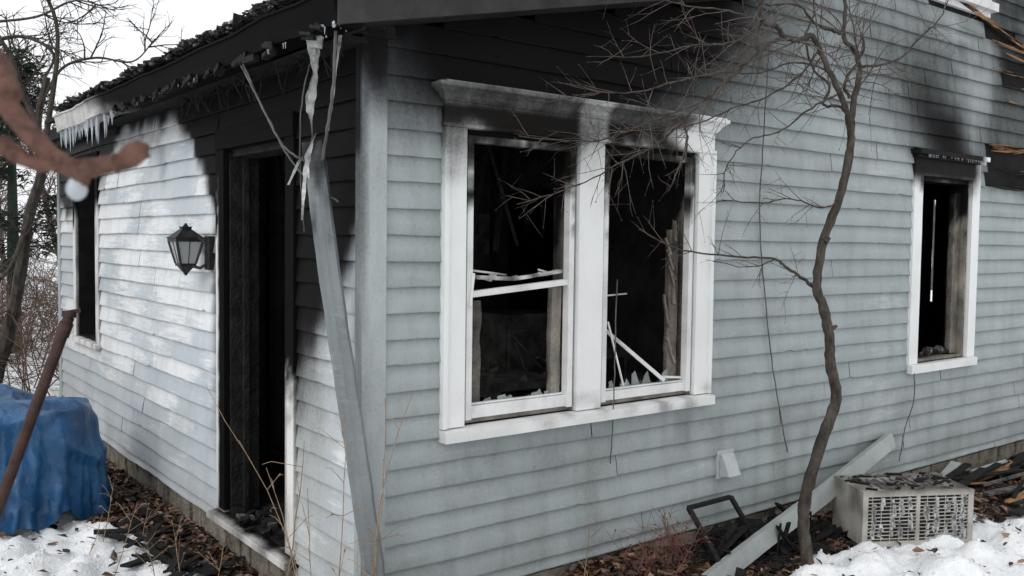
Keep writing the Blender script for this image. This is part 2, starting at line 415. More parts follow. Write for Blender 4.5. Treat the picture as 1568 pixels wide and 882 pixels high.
def casing_set(xa,xb,ops,z0,z1,zt,dep=.034):
    xs=[(xa,ops[0][0])]+[(ops[i][1],ops[i+1][0]) for i in range(len(ops)-1)]+[(ops[-1][1],xb)]
    for i,(a,b) in enumerate(xs):
        mb.box(a,b,-dep,.01,z0,z1,r,ftr)
        if i==0: mb.box(a-.004,a+.022,-dep-.012,-.001,z0,z1-.002,r,ftr)
        if i==len(xs)-1: mb.box(b-.022,b+.004,-dep-.012,-.001,z0,z1-.002,r,ftr)
    mb.box(xa,xb,-dep+.002,.01,z1,zt-.075,r,ftr)
    mb.box(xa-.008,xb+.008,-dep-.008,.0,z1+.003,z1+.02,r,ftr)
    prof=[(-dep-.004,zt-.075),(-dep-.018,zt-.060),(-dep-.024,zt-.045),(-dep-.046,zt-.026),(-dep-.058,zt-.018),(-dep-.058,zt)]
    for (y0,za),(y1,zb2) in zip(prof,prof[1:]):
        e0=-y0-dep+.0; e1=-y1-dep
        mb.quad((xa-e0,y0,za),(xb+e0,y0,za),(xb+e1,y1,zb2),(xa-e1,y1,zb2),r,ftr)
        mb.quad((xa-e0,.0,za),(xa-e0,y0,za),(xa-e1,y1,zb2),(xa-e1,.0,zb2),r,ftr)
        mb.quad((xb+e0,y0,za),(xb+e0,.0,za),(xb+e1,.0,zb2),(xb+e1,y1,zb2),r,ftr)
    mb.hexa([(xa-.03,-dep-.062,zt),(xb+.03,-dep-.062,zt),(xb+.03,0,zt),(xa-.03,0,zt),(xa-.03,-dep-.058,zt+.008),(xb+.03,-dep-.058,zt+.008),(xb+.03,0,zt+.016),(xa-.03,0,zt+.016)],r,ftr)
    mb.hexa([(xa-.006,-.075,z0-.062),(xb+.006,-.075,z0-.062),(xb+.006,.0,z0-.062),(xa-.006,.0,z0-.062),(xa-.006,-.075,z0-.010),(xb+.006,-.075,z0-.010),(xb+.006,.1,z0+.004),(xa-.006,.1,z0+.004)],r,ftr)
casing_set(.291,2.162,[(.415,1.12),(1.29,2.03)],1.0,2.39,2.585)
xa,xb=4.40,5.40
mb.box(xa,4.52,-.032,.01,1.0,2.40,r,ftr); mb.box(5.28,xb,-.032,.01,1.0,2.40,r,ftr)
mb.box(xa,xb,-.030,.01,2.40,2.545,r,ftr)
mb.box(xa-.03,xb+.03,-.085,.0,2.55,2.585,r,ftr)
mb.box(xa-.015,xb+.015,-.06,.0,2.525,2.549,r,ftr)
mb.box(xa,xb,-.06,.1,.935,.998,r,ftr)
mb.box(4.51,4.63,-.03,.01,3.80,5.12,.1,ftr); mb.box(5.35,5.47,-.03,.01,3.80,5.12,.1,ftr); mb.box(4.51,5.47,-.03,.01,5.12,5.25,.1,ftr)
mb.box(4.48,5.50,-.075,.1,3.735,3.798,.1,ftr); mb.box(4.52,5.46,-.03,.0,3.69,3.733,.1,ftr)
mb.box(4.632,5.348,.03,.06,3.80,3.87,.1,ftr); mb.box(4.632,5.348,.03,.06,4.45,4.49,.1,ftr)
mb.warp(lambda x,y,z:(x+.0015*N(x*3,z*4,1),y+.002*N(x*2,z*3,5),z+.0025*N(x*2.3,z*2,9)))
mb.obj('window_casings',M_trim,house,bevel=.0025)

def fj(p):
    x,y,z=p
    w=N(x*6,y*20,z*5)*.25+N(x*20,y*20,z*17)*.15
    return (max(0,min(1,.30+.55*sm(.02,.14,y)+.8*sm(1.9,2.4,z+w)+w-.08)),.3,.35)
mb=MB(); r=.035
for (a,b) in ((.415,1.12),(1.29,2.03),(4.52,5.28)):
    mb.box(a+.001,a+.018,.006,.15,1.0,2.388,r,fj); mb.box(b-.018,b-.001,.006,.15,1.0,2.388,r,fj)
    mb.box(a+.018,b-.018,.006,.15,2.365,2.388,r,fj); mb.box(a+.018,b-.018,.012,.17,1.003,1.022,r,fj)
mb.obj('window_jambs',M_jamb,house)
mb=MB()
def fs(p):
    x,y,z=p; w=N(x*7,z*7,6)*.3+N(x*23,z*19,2)*.18
    return (max(0,min(1,.02+.9*sm(1.95,2.30,z+w)+.4*w+ (.25 if y>.06 else 0))),.3,.2)
def stops(a,b):
    mb.box(a+.018,a+.052,-.018,.028,1.022,2.364,r,fs); mb.box(b-.052,b-.018,-.018,.028,1.022,2.364,r,fs)
    mb.box(a+.052,b-.052,-.016,.028,2.330,2.364,r,fs)
stops(.415,1.12); stops(1.29,2.03)
mb.box(.468,1.068,-.005,.04,1.026,1.085,r,fs)
mb.box(.470,1.066,.010,.030,1.087,1.096,r,fs)
mb.stick((.455,.008,1.617),(1.078,.006,1.668),.034,.030,0,fs,r)
fsd=lambda p:(max(0,min(1,.38+.9*N(p[0]*13,p[2]*20,3))),.3,.5)
mb.stick((.466,.050,1.70),(.76,.046,1.686),.026,.020,0,fsd,.02); mb.stick((.76,.046,1.686),(1.068,.040,1.722),.026,.018,0,fsd,.02)
mb.stick((.466,.062,1.735),(.72,.054,1.706),.010,.010,0,fsd,.02)
for i in range(12):
    x=U(.48,1.05); zq=1.692+.03*sm(.76,1.06,x)+U(-.008,.014); mb.obox((x,.045,zq),((1,0,U(-.25,.25)),(0,1,U(-1,1)),(R(),0,1)),(U(.01,.035),.005,U(.003,.007)),0,fsd)
mb.box(1.342,1.978,-.005,.04,1.026,1.075,r,fs)
mb.box(1.342,1.978,.010,.030,1.077,1.086,r,fs)
mb.stick((.462,.02,1.09),(.452,.015,1.60),.030,.012,0,fs,r,up=(0,1,0))
mb.stick((.448,-.02,1.56),(.466,-.02,1.72),.012,.02,0,fs,r,up=(0,1,0))
mb.obj('window_sashes',M_trim,house,bevel=.002)
mb=MB()
mb.box(1.0,1.062,.035,.07,1.09,1.64,r,fj); mb.box(.50,.60,.10,.13,1.03,1.58,r,fj)
mb.box(1.90,1.975,.06,.09,1.06,1.95,r,fj); mb.box(1.34,1.36,.05,.08,1.07,2.3,r,fj)
mb.box(5.16,5.26,.05,.09,1.03,2.3,r,fj)
for i in range(12):
    z=U(1.1,1.9); x=1.93+U(-.05,.02)
    mb.stick((x,.05,z),(x+U(-.05,.02),.06,z+U(.05,.2)),.02,.012,0,fj)
mb.warp(lambda x,y,z:(x+.010*N(z*9,x*3,1)+.005*N(z*30,x*3,1),y,z))
mb.obj('burnt_stiles',M_jamb,house)
mb=MB()
for (a,b) in ((.47,1.06),(1.35,1.97)):
    for i in range(12):
        x=U(a,b); h=U(.0,.035)*(2.2 if R()<.2 else 1); w=U(.03,.09)
        y=.045+U(0,.02); zb=1.075
        k=[mb.vert((x,y,zb)),mb.vert((x+w,y,zb)),mb.vert((x+w*U(.5,.9),y+U(-.01,.02),zb+h+.01)),mb.vert((x+w*U(.0,.4),y+U(-.01,.02),zb+h*.7+.01))]
        mb.f.append(tuple(k)); mb.m.append(0)
mb.obj('glass_shards',M_shard,house)
mb=MB()
for i in range(110):
    a,b=random.choice(((.47,1.06),(1.35,1.97),(4.55,5.25)))
    x=U(a,b); s=U(.006,.024)
    mb.obox((x,.06+U(0,.10),1.035+s),((1,R(),R()),(R(),1,-R()),(0,R(),1)),(s*U(.6,2.2),s,s*.6))
mb.obj('sill_rubble',M_ash,house)
mb=MB()
mb.stick((1.36,-.005,1.45),(1.47,-.02,1.10),.008,.008,0,fs,.04)
mb.stick((1.43,.10,1.40),(1.80,-.01,1.10),.014,.02,0,fs,.04)
mb.stick((1.35,.02,1.72),(1.42,.12,1.58),.012,.014,0,fs,.04)
mb.stick((1.80,-.01,1.12),(1.97,.02,1.10),.02,.012,0,fs,.04)
mb.stick((1.45,.16,1.575),(1.72,.22,1.58),.008,.008,0,fsd,.04)
mb.obj('broken_muntins',M_trim,house)

# ---------------------------------------------------------------- door on left wall
def fd(p):
    x,y,z=p; w=N(y*6,z*4,6)*.2+N(y*23,z*15,2)*.12
    if y<1.2: a=sm(.95,1.25,z+w); a=max(a,.5*sm(.72,.756,y+w*.1))
    else: a=sm(1.85,2.15,z+w*2); a=max(a,1.0*sm(1.70,1.655,y+w*.08))
    if x>-.10: a=max(a,1.0 if y>1.2 else .9*sm(.4,.9,z))
    if z<.3: a=.35
    return (max(0,min(1,a)),.3,.30+.3*sm(.7,.3,z))
blk=lambda p:(1,.3,.3)
mb=MB()
mb.box(-.132,-.099,.656,.756,.285,2.37,r,fd); mb.box(-.132,-.099,1.594,1.72,.285,2.37,.018,fd)
mb.box(-.136,-.099,.656,1.72,2.371,2.49,r,blk)
mb.hexa([(-.185,.64,.235),(.03,.64,.235),(.03,1.74,.235),(-.185,1.74,.235),(-.185,.64,.272),(.03,.64,.284),(.03,1.74,.284),(-.185,1.74,.272)],r,lambda p:(.2+.75*sm(-.18,-.11,p[0])+N(p[1]*9,p[0]*9)*.5,.2,.5))
def fw(p):
    x,y,z=p; return (max(0,min(1,.98*sm(1.95,2.25,z+N(y*5,z*5)*.3)+(.6 if x>-.1 else .05)+.5*N(y*9,z*6))),.3,.3)
mb.box(-.127,-.099,4.425,4.52,.99,2.40,r,fw); mb.box(-.127,-.099,5.2,5.29,.99,2.40,r,fw); mb.box(-.129,-.099,4.425,5.29,2.401,2.56,r,fw)
mb.box(-.16,.0,4.40,5.31,.945,.989,r,fw)
mb.obj('entry_trim',M_door,house,bevel=.0025)
mb=MB()
mb.box(-.097,.07,.757,.775,.29,2.35,.05); mb.box(-.097,.07,1.575,1.593,.29,2.35,.05)
mb.box(-.085,.07,.776,1.574,2.33,2.368,.05)
mb.box(-.03,.0,1.545,1.574,.29,2.33,.05); mb.box(-.03,.0,.776,.80,.29,2.33,.05)
mb.warp(lambda x,y,z:(x+.004*N(z*14,y*9,1),y+.005*N(z*11,x*20,2),z))
mb.obj('charred_door_jamb',M_char,house)
mb=MB()
for i in range(200):
    y=U(.82,1.54); x=U(-.14,.9); s=U(.008,.04)*(1+.5*x)
    mb.obox((x,y,.285+s*.5),((1,U(-1,1),U(-.3,.3)),(R(),1,0),(0,0,1)),(s*U(.6,2.0),s,s*.45),0 if R()<.75 else 1)
for i in range(26):
    a=Vector((U(.6,1.6),U(.9,2.2),.28)); mb.stick(a,a+Vector((U(-.45,.5),U(-.4,.4),U(.05,.5))),U(.02,.05),U(.01,.03))
mb.obj('doorway_debris',[M_char,M_ash],house)

# interior
mb=MB()
mb.box(.03,LEN_R-.13,.13,LEN_L-.13,.15,.26)
mb.box(.03,LEN_R-.13,.131,LEN_L-.13,2.66,2.72)
for (a,b,c,d) in minus(.13,LEN_L-.13,.26,2.66,[(1.9,2.75,.26,2.3)]): mb.box(XM+.3,XM+.4,a,b,c,d)
mb.box(.03,XM+.3,2.75,2.85,.26,2.66)
for (a,b,c,d) in minus(.13,LEN_L-.13,.26,2.66,[(1.11,1.18,.9,2.42)]): mb.box(6.9,7.0,a,b,c,d)
mb.obj('interior_walls',M_char2,house)
mb=MB()
for i in range(7): mb.box(.2+i*.4,.24+i*.4,2.66,2.748,.26,2.66)
for i in range(8): mb.box(.03,XM+.3,.3+i*.33,.34+i*.33,2.52,2.655)
for i in range(6): mb.box(6.80,6.897,.2+i*.4,.24+i*.4,.26,2.66)
for i in range(14):
    a=Vector((U(.4,2.3),U(.6,2.4),2.6)); mb.stick(a,a+Vector((U(-.3,.3),U(-.2,.2),-U(.2,.8))),U(.015,.04),U(.005,.02))
mb.obj('charred_framing',M_char,house)
mb=MB()
def table(x0,x1,y0,y1,h):
    mb.box(x0,x1,y0,y1,h,h+.035)
    for x in (x0+.03,x1-.07):
        for y in (y0+.03,y1-.07): mb.box(x,x+.04,y,y+.04,.26,h-.001)
table(.85,1.75,.75,1.25,.98); mb.box(.9,1.3,.8,1.2,.6,.9)
mb.box(1.9,2.4,1.6,2.0,.26,1.35); mb.box(1.92,2.38,1.57,1.598,.35,.75); mb.box(1.92,2.38,1.57,1.598,.8,1.25)
for z in (.9,1.25,1.6,1.95): mb.box(1.0,1.8,2.45,2.7,z,z+.025)
mb.box(.97,1.0,2.45,2.7,.26,2.1); mb.box(1.8,1.83,2.45,2.7,.26,2.1)
for i in range(18):
    a=random.choice((.93,1.28,1.63)); x=U(1.02,1.7); h=U(.1,.25); mb.obox((x,2.55,a+h/2),((1,0,U(-.3,.3)),(0,1,0),(0,0,1)),(U(.015,.05),.08,h/2))
mb.box(1.9,2.3,.75,1.15,.70,.74); mb.box(1.9,1.93,.75,.78,.26,1.2); mb.box(2.27,2.3,.75,.78,.26,1.2); mb.box(1.9,2.3,.755,.775,1.12,1.19); mb.box(1.9,1.93,1.12,1.15,.26,.7); mb.box(2.27,2.3,1.12,1.15,.26,.7)
mb.box(2.40,2.56,2.70,2.745,1.76,2.10)
mb.box(3.2,3.9,.3,.9,.26,1.0)
mb.box(5.0,5.8,1.2,1.7,.26,1.1)
for i in range(12):
    a=Vector((U(.7,2.3),U(.75,1.9),U(.9,1.1))); mb.stick(a,a+Vector((U(-.4,.4),U(-.3,.3),U(-.1,.35))),U(.01,.03),U(.008,.02))
mb.obj('burnt_furniture',M_furn,house)
mb=MB()
for i in range(90):
    s=U(.012,.045); mb.obox((U(.6,2.4),U(.7,1.5),U(.95,1.05)),((1,U(-1,1),U(-1,1)),(R(),1,R()),(0,R(),1)),(s,s*.8,s*.3))
mb.obj('interior_rubble',M_furn,house)

# ---------------------------------------------------------------- roof, gutter
mb=MB()
def zr(x): return 2.72+.22*(x+.35)
def slab(x0,x1,y0,y1,zo,th,mi=0):
    mb.hexa([(x0,y0,zr(x0)+zo),(x1,y0,zr(x1)+zo),(x1,y1,zr(x1)+zo),(x0,y1,zr(x0)+zo),(x0,y0,zr(x0)+zo+th),(x1,y0,zr(x1)+zo+th),(x1,y1,zr(x1)+zo+th),(x0,y1,zr(x0)+zo+th)],9,None,mi)
slab(-.345,XM,-.262,4.75,.165,.035)
slab(-.19,XM,4.75,6.1,.165,.035)
mb.hexa([(XM-.2,-.35,HM-.05),(9.35,-.35,HM-.05),(9.35,2.96,HM+1.3),(XM-.2,2.96,HM+1.3),(XM-.2,-.35,HM),(9.35,-.35,HM),(9.35,2.96,HM+1.35),(XM-.2,2.96,HM+1.35)])
mb.hexa([(XM-.2,6.27,HM-.05),(9.35,6.27,HM-.05),(9.35,2.961,HM+1.3),(XM-.2,2.961,HM+1.3),(XM-.2,6.27,HM),(9.35,6.27,HM),(9.35,2.961,HM+1.35),(XM-.2,2.961,HM+1.35)])
mb.hexa([(XM,.0,HM),(XM+.1,.0,HM),(XM+.1,5.92,HM),(XM,5.92,HM),(XM,2.9,HM+1.28),(XM+.1,2.9,HM+1.28),(XM+.1,3.0,HM+1.28),(XM,3.0,HM+1.28)])
for i in range(900):
    y=U(-.26,4.72); s=U(.003,.014)*(1.6 if R()<.08 else 1)
    hgt=zr(-.35)+.180+.018*N(y*3,2)+U(-.012,.016)
    mb.obox((-.35+U(-.035,.03),y,hgt),((1,U(-.6,.6),U(-.4,.4)),(U(-.4,.4),1,U(-.4,.4)),(0,R()*.4,1)),(s*1.2,s*U(.6,2.6),s*.5),0 if R()<.78 else 1)
mb.obj('burnt_roof',[M_roof,M_ash],house)
mb=MB()
slab(-.25,XM,-.235,-.0005,.0,.164,0)
mb.hexa([(-.36,-.262,zr(-.36)-.012),(XM,-.262,zr(XM)-.012),(XM,-.237,zr(XM)-.012),(-.36,-.237,zr(-.36)-.012),(-.36,-.262,zr(-.36)+.163),(XM,-.262,zr(XM)+.163),(XM,-.237,zr(XM)+.163),(-.36,-.237,zr(-.36)+.163)])
mb.obj('rake_fascia',M_fascia,house,bevel=.003)
mb=MB(); mb.box(-.25,-.101,-.03,4.75,2.705,2.73); mb.box(-.25,-.228,-.235,4.75,2.71,2.88); mb.box(-.17,-.101,4.75,6.0,2.68,2.86)
mb.box(-.2,.03,-.03,LEN_L,2.742,2.80)
for i in range(60):
    y=U(-.05,2.2); L=U(.03,.16); mb.splinter((U(-.25,-.12),y,2.71),(U(-.25,-.12),y+U(-.05,.05),2.71-L),U(.01,.03))
for i in range(50):
    y=U(-.2,2.9); mb.obox((-.365+U(-.02,.02),y,2.71+U(-.014,.01)),((1,R(),0),(0,1,U(-.5,.5)),(0,0,1)),(U(.005,.02),U(.02,.07),U(.005,.014)))
mb.obj('eave_soffit',M_char,house)
def fg(p):
    x,y,z=p; w=N(y*2,z*9)*.5
    return (max(0.04,min(1,1.12-1.0*sm(2.7,3.8,y+w)+.2*N(y*6,z*20))),.3,.4)
mb=MB(); g=.06
mb.quad((-.362,-.25,2.715),(-.362,4.7,2.715),(-.385,4.7,2.835),(-.385,-.25,2.835),g,fg)
mb.quad((-.355,-.25,2.715),(-.355,4.7,2.715),(-.377,4.7,2.830),(-.377,-.25,2.830),g,fg)
mb.quad((-.255,-.25,2.71),(-.255,4.7,2.71),(-.362,4.7,2.71),(-.362,-.25,2.71),g,fg)
mb.box(-.393,-.372,-.25,4.7,2.833,2.845,g,fg)
mb.box(-.254,-.2515,-.25,4.7,2.712,2.84,g,fg)
mb.quad((-.255,-.25,2.71),(-.362,-.25,2.71),(-.385,-.25,2.84),(-.255,-.25,2.84),g,fg)
mb.warp(lambda x,y,z:(x+.012*N(y*1.7,z*8,3),y,z+.018*N(y*1.3,5)+.007*N(y*6,x*30)))
mb.obj('gutter',M_door,house)
mb=MB()
for i in range(60):
    y=U(3.0,4.68); L=U(.03,.22)*(.4+.6*abs(math.sin(y*4))); x=-.37+U(0,.06)
    mb.tube([(x,y,2.72),(x,y,2.715-L*.5),(x,y,2.715-L)],[.010,.006,.001],5)
for i in range(24):
    y=U(-.2,3); L=U(.01,.035); mb.tube([(-.37,y,2.712),(-.37,y,2.712-L)],[.004,.001],4)
for i in range(34):
    x=U(4.42,5.4); mb.tube([(x,-.08,2.555),(x,-.08,2.55-U(.008,.03))],[.006,.001],4)
for i in range(16):
    s=U(.004,.009); c=Vector((-.33+U(-.05,.05),U(-.27,.0),2.715+U(-.01,.01)))
    mb.obox(c,((1,R(),R()),(R(),1,-R()),(0,R(),1)),(s,s*1.4,s*.7))
mb.obj('icicles',M_ice,house,smooth=True)
mb=MB()
def shred(pts,w0,w1,mi=0,seg=10):
    P=[Vector(p) for p in pts]; n=len(P)
    prev=None
    for i in range((n-1)*seg+1):
        k=min(i//seg,n-2); f=i/seg-k
        p=P[k].lerp(P[k+1],f); w=w0+(w1-w0)*i/((n-1)*seg)
        a=N(p.z*5,p.x*9)*2.5; d=Vector((math.cos(a),math.sin(a),0))*w*.5*(1+N(p.z*20,3)*.7)
        q=(mb.vert(p-d),mb.vert(p+d))
        if prev: mb.f.append((prev[0],prev[1],q[1],q[0])); mb.m.append(mi)
        prev=q
shred([(-.33,.03,2.71),(-.30,.06,2.60),(-.325,.07,2.45),(-.30,.09,2.3),(-.29,.10,2.12)],.05,.02)
shred([(-.34,.04,2.71),(-.32,.02,2.55),(-.33,.06,2.4)],.035,.03)
shred([(-.30,.09,2.30),(-.33,.10,2.15),(-.34,.11,1.95)],.03,.01)
shred([(-.28,.10,2.12),(-.25,.10,2.0),(-.24,.10,1.93)],.03,.02)
shred([(-.30,-.16,2.69),(-.295,-.10,2.5),(-.29,-.04,2.32)],.016,.010)
shred([(-.30,.10,2.25),(-.34,.14,2.2),(-.38,.16,2.1)],.02,.01)
shred([(-.29,.08,2.32),(-.33,.09,2.22),(-.31,.10,2.08),(-.26,.1,2.02)],.016,.012)
mb.tube([(-.315,.03,2.715),(-.315,.03,2.70),(-.314,.032,2.665)],[.036,.030,.027],8)
mb.obj('torn_gutter_outlet',M_shred,house)
mb=MB()
def wire(pts,rad,mi=0,seg=8,jit=.004):
    P=[Vector(p) for p in pts]; P=[P[0]]+P+[P[-1]]; out=[]
    for i in range(1,len(P)-2):
        for k in range(seg):
            t=k/seg; a,b,c,d=P[i-1],P[i],P[i+1],P[i+2]
            out.append(.5*((2*b)+(c-a)*t+(2*a-5*b+4*c-d)*t*t+(3*b-a-3*c+d)*t**3)+Vector((U(-1,1),U(-1,1),U(-1,1)))*jit)
    out.append(P[-2]); mb.tube(out,rad,5,mi)
wire([(-.37,.75,2.72),(-.36,.52,2.50),(-.34,.30,2.28),(-.30,.14,2.20)],.0055,jit=.003)
wire([(-.37,.72,2.72),(-.35,.50,2.46),(-.33,.28,2.24),(-.28,.12,2.10),(-.2,.05,2.03)],.005,jit=.003)
wire([(-.33,-.18,2.70),(-.31,-.12,2.5),(-.30,-.05,2.33),(-.30,.0,2.2)],.007,jit=.002)
wire([(-.2,.3,2.69),(-.25,.3,2.5),(-.27,.28,2.2),(-.24,.3,1.9)],.004,jit=.002)
mb.obj('hanging_wires',M_cable,house,smooth=True)
mb=MB()
wire([(2.62,-.05,3.1),(2.60,-.04,2.5),(2.60,-.03,2.0),(2.70,-.03,1.4),(2.80,-.04,.95),(2.92,-.05,.55)],.004,jit=.002)
wire([(1.36,-.07,1.68),(1.345,-.08,1.3),(1.35,-.07,1.0),(1.345,-.06,.70)],.0035,jit=.002)
wire([(4.43,-.06,.94),(4.40,-.08,.75),(4.25,-.1,.55),(4.1,-.15,.35)],.004,jit=.002)
mb.obj('dangling_cable',M_cable,house,smooth=True)
mb=MB()
for i in range(64):
    zc=random.choice((2.38,2.50,2.70,3.06,3.2,3.30,3.44,3.52)); x=U(5.45,6.8)
    L=U(.25,.8); a=U(-.04,.02)
    mb.splinter((x,-.022-U(0,.01),zc+U(-.02,.02)),(x+L,-.024-U(0,.012),zc+U(-.02,.02)+a*L),U(.008,.026),0 if R()<.55 else 1)
for i in range(34):
    t=R(); x=4.2+t*2.2; zc=3.90-t*.42; L=U(.2,.8)
    mb.splinter((x,-.026,zc+U(-.03,.02)),(x+L,-.028-U(0,.012),zc-L*.19+U(-.03,.02)),U(.008,.04),0 if R()<.5 else 1)
for i in range(14):
    x=U(5.42,6.3); mb.splinter((x,-.02,2.68+U(-.03,.03)),(x+U(.15,.5),-.03,2.69+U(-.03,.03)),.016,0)
mb.obj('splintered_laths',[M_wood,M_char],house)
mb=MB()
vx,vz=2.34,.55
mb.box(vx-.075,vx+.075,-.026,-.004,vz-.085,vz+.085)
mb.hexa([(vx-.055,-.10,vz-.06),(vx+.055,-.10,vz-.06),(vx+.055,-.027,vz-.07),(vx-.055,-.027,vz-.07),(vx-.055,-.045,vz+.06),(vx+.055,-.045,vz+.06),(vx+.055,-.027,vz+.07),(vx-.055,-.027,vz+.07)])
mb.obj('dryer_vent',M_vent,None,bevel=.003)

# ---------------------------------------------------------------- lantern
lan=empty('wall_lantern'); 
ly=1.96; lx=-.225; lz=1.77
mb=MB()
mb.box(-.145,-.112,1.79,1.87,1.68,1.88)
mb.tube([(-.14,1.83,1.83),(-.17,1.87,1.865),(-.20,1.92,1.85),(lx,ly,1.80)],.012,6)
mb.tube([(-.14,1.83,1.72),(-.17,1.87,1.69),(-.20,1.92,1.70),(lx,ly,1.72)],.010,6)
def frus(z0,h0,z1,h1,mi=0):
    mb.hexa([(lx-h0,ly-h0,z0),(lx+h0,ly-h0,z0),(lx+h0,ly+h0,z0),(lx-h0,ly+h0,z0),(lx-h1,ly-h1,z1),(lx+h1,ly-h1,z1),(lx+h1,ly+h1,z1),(lx-h1,ly+h1,z1)],9,None,mi)
frus(1.70,.048,1.715,.048); frus(1.66,.012,1.70,.04); frus(1.645,.006,1.66,.012)
frus(1.845,.082,1.862,.082); frus(1.862,.086,1.872,.086)
frus(1.872,.08,1.92,.026); frus(1.92,.026,1.935,.030); frus(1.935,.014,1.955,.004)
for sx in(-1,1):
    for sy in(-1,1):
        mb.stick((lx+sx*.045,ly+sy*.045,1.715),(lx+sx*.076,ly+sy*.076,1.846),.012,.012)
for sx,sy in((1,0),(-1,0),(0,1),(0,-1)):
    mb.stick((lx+sx*.045,ly+sy*.045,1.715),(lx+sx*.076,ly+sy*.076,1.846),.004,.004)
mb.obj('iron_frame',M_iron,lan,bevel=.0015)
mb=MB(); frus(1.716,.043,1.845,.073); mb.obj('glass_panes',M_lglass,lan)

# ---------------------------------------------------------------- downspouts
def profile_run(name,pts,w,d,mat,side=(1,0,0),ribs=True,parent=None,jit=.002,mask=None):
    mb=MB(); P=[Vector(p) for p in pts]
    path=[]
    for a,b in zip(P,P[1:]):
        n=max(2,int((b-a).length/.06))
        for i in range(n): path.append(a.lerp(b,i/n))
    path.append(P[-1])
    prof=[]
    corners=[(-w/2,-d/2),(w/2,-d/2),(w/2,d/2),(-w/2,d/2)]
    for (ax,ay),(bx,by) in zip(corners,corners[1:]+corners[:1]):
        for k in range(8):
            t=k/8; x=ax+(bx-ax)*t; y=ay+(by-ay)*t
            rib=(.003 if ribs and k in(2,3,5,6) else 0)
            nx,ny=(by-ay),-(bx-ax); l=math.hypot(nx,ny)
            prof.append((x-nx/l*rib,y-ny/l*rib))
    m=len(prof); base0=len(mb.v)
    for i,p in enumerate(path):
        dr=(path[min(i+1,len(path)-1)]-path[max(i-1,0)]).normalized()
        s1=Vector(side); s1=(s1-dr*s1.dot(dr)).normalized(); s2=dr.cross(s1)
        jj=1+U(-1,1)*jit*8
        off=Vector((U(-1,1),U(-1,1),0))*jit
        for (x,y) in prof:
            q=p+off+s1*x*jj+s2*y/jj; mb.vert(q,mask(q) if mask else (0,0,0))
    for i in range(len(path)-1):
        for k in range(m):
            k2=(k+1)%m; mb.f.append((base0+i*m+k,base0+i*m+k2,base0+(i+1)*m+k2,base0+(i+1)*m+k)); mb.m.append(0)
    return mb.obj(name,mat,parent)
sd=(.790,-.613,0)
profile_run('leaning_downspout',[(-.285,.118,2.285),(-.245,.05,1.75),(-.185,-.07,1.05),(-.145,-.17,.5),(-.12,-.235,-.02)],.085,.06,M_metal,side=sd,mask=lambda q:(max(0,min(1,.7*sm(1.9,2.3,q.z+N(q.x*30,q.z*8)*.3)+.3*max(0,N(q.z*3,q.x*9)))),.3+.3*N(q.z*5,q.x*20),.35+.4*sm(1,.2,q.z)))
profile_run('fallen_downspout',[(1.74,-.40,.06),(2.35,-.32,.175),(3.1,-.22,.30),(4.12,-.07,.485)],.045,.105,M_metal2,side=(0,-1,0.25),ribs=False,jit=.0012)

# ---------------------------------------------------------------- ground
def snow_mask(x,y):
    w=N(x*1.3,y*1.3,4)*.35+N(x*4,y*4,2)*.15
    if y>7.5: return .62+w*.9
    if x<-.1 and y>-.3:
        a=sm(-.36,-.55,x+w*.7)
        if y>3.3: a*=.35+w
        return a
    a=sm(-.46,-.66,y+w*.40)
    if x<2.15: a=a*sm(1.75,2.3,x+w)
    if x<1 : a=max(a,sm(-.9,-1.5,y+w))
    if x>3.9 : a*=max(.25,sm(-.6,-1.0,y+w*.9))
    if x<-.5: a=max(a,sm(-.6,-1.2,x+w*.5)*.9)
    a-=.5*max(0,N(x*5,y*5,11)-.1)
    return max(0,a)
def gh(x,y):
    b=.02*N(x*.8,y*.8,1)+.012*N(x*5,y*5,7)
    if y<.1 and -.5<x<9:
        b+=.12*sm(-.65,-.08,y)*sm(.6,1.4,x)*sm(2.3,1.5,x)
        b+=.03*sm(-.9,-.1,y)
    if x<0 and y>-.2: b+=-.02+.05*sm(-.7,-.15,x)
    if y>9: b+=sm(9,60,y)*1.2*(1+N(x*.05,y*.05))
    s=max(0,min(1,snow_mask(x,y)))
    l=abs(N(x*3.2,y*3.2,5))
    b+=s*(.04+.15*l+.06*N(x*7,y*7,6)+.022*abs(N(x*18,y*18,1)))
    return b
def axis(lo,hi,step,far):
    a=[];x=lo
    while x<=hi: a.append(x); x+=step
    L=[];x=lo;s=step
    while x>-far: s*=1.28; x-=s; L.append(x)
    Rr=[];x=a[-1];s=step
    while x<far: s*=1.28; x+=s; Rr.append(x)
    return L[::-1]+a+Rr
xs=axis(-2.4,6.0,.03,220); ys=axis(-1.7,4.6,.03,220)
mb=MB()
for y in ys:
    for x in xs: mb.vert((x,y,gh(x,y)),(max(0,min(1,snow_mask(x,y))),0,0))
nx=len(xs)
for j in range(len(ys)-1):
    for i in range(nx-1):
        k=j*nx+i; mb.f.append((k,k+1,k+nx+1,k+nx)); mb.m.append(0)
mb.obj('ground',M_ground,None,smooth=True)

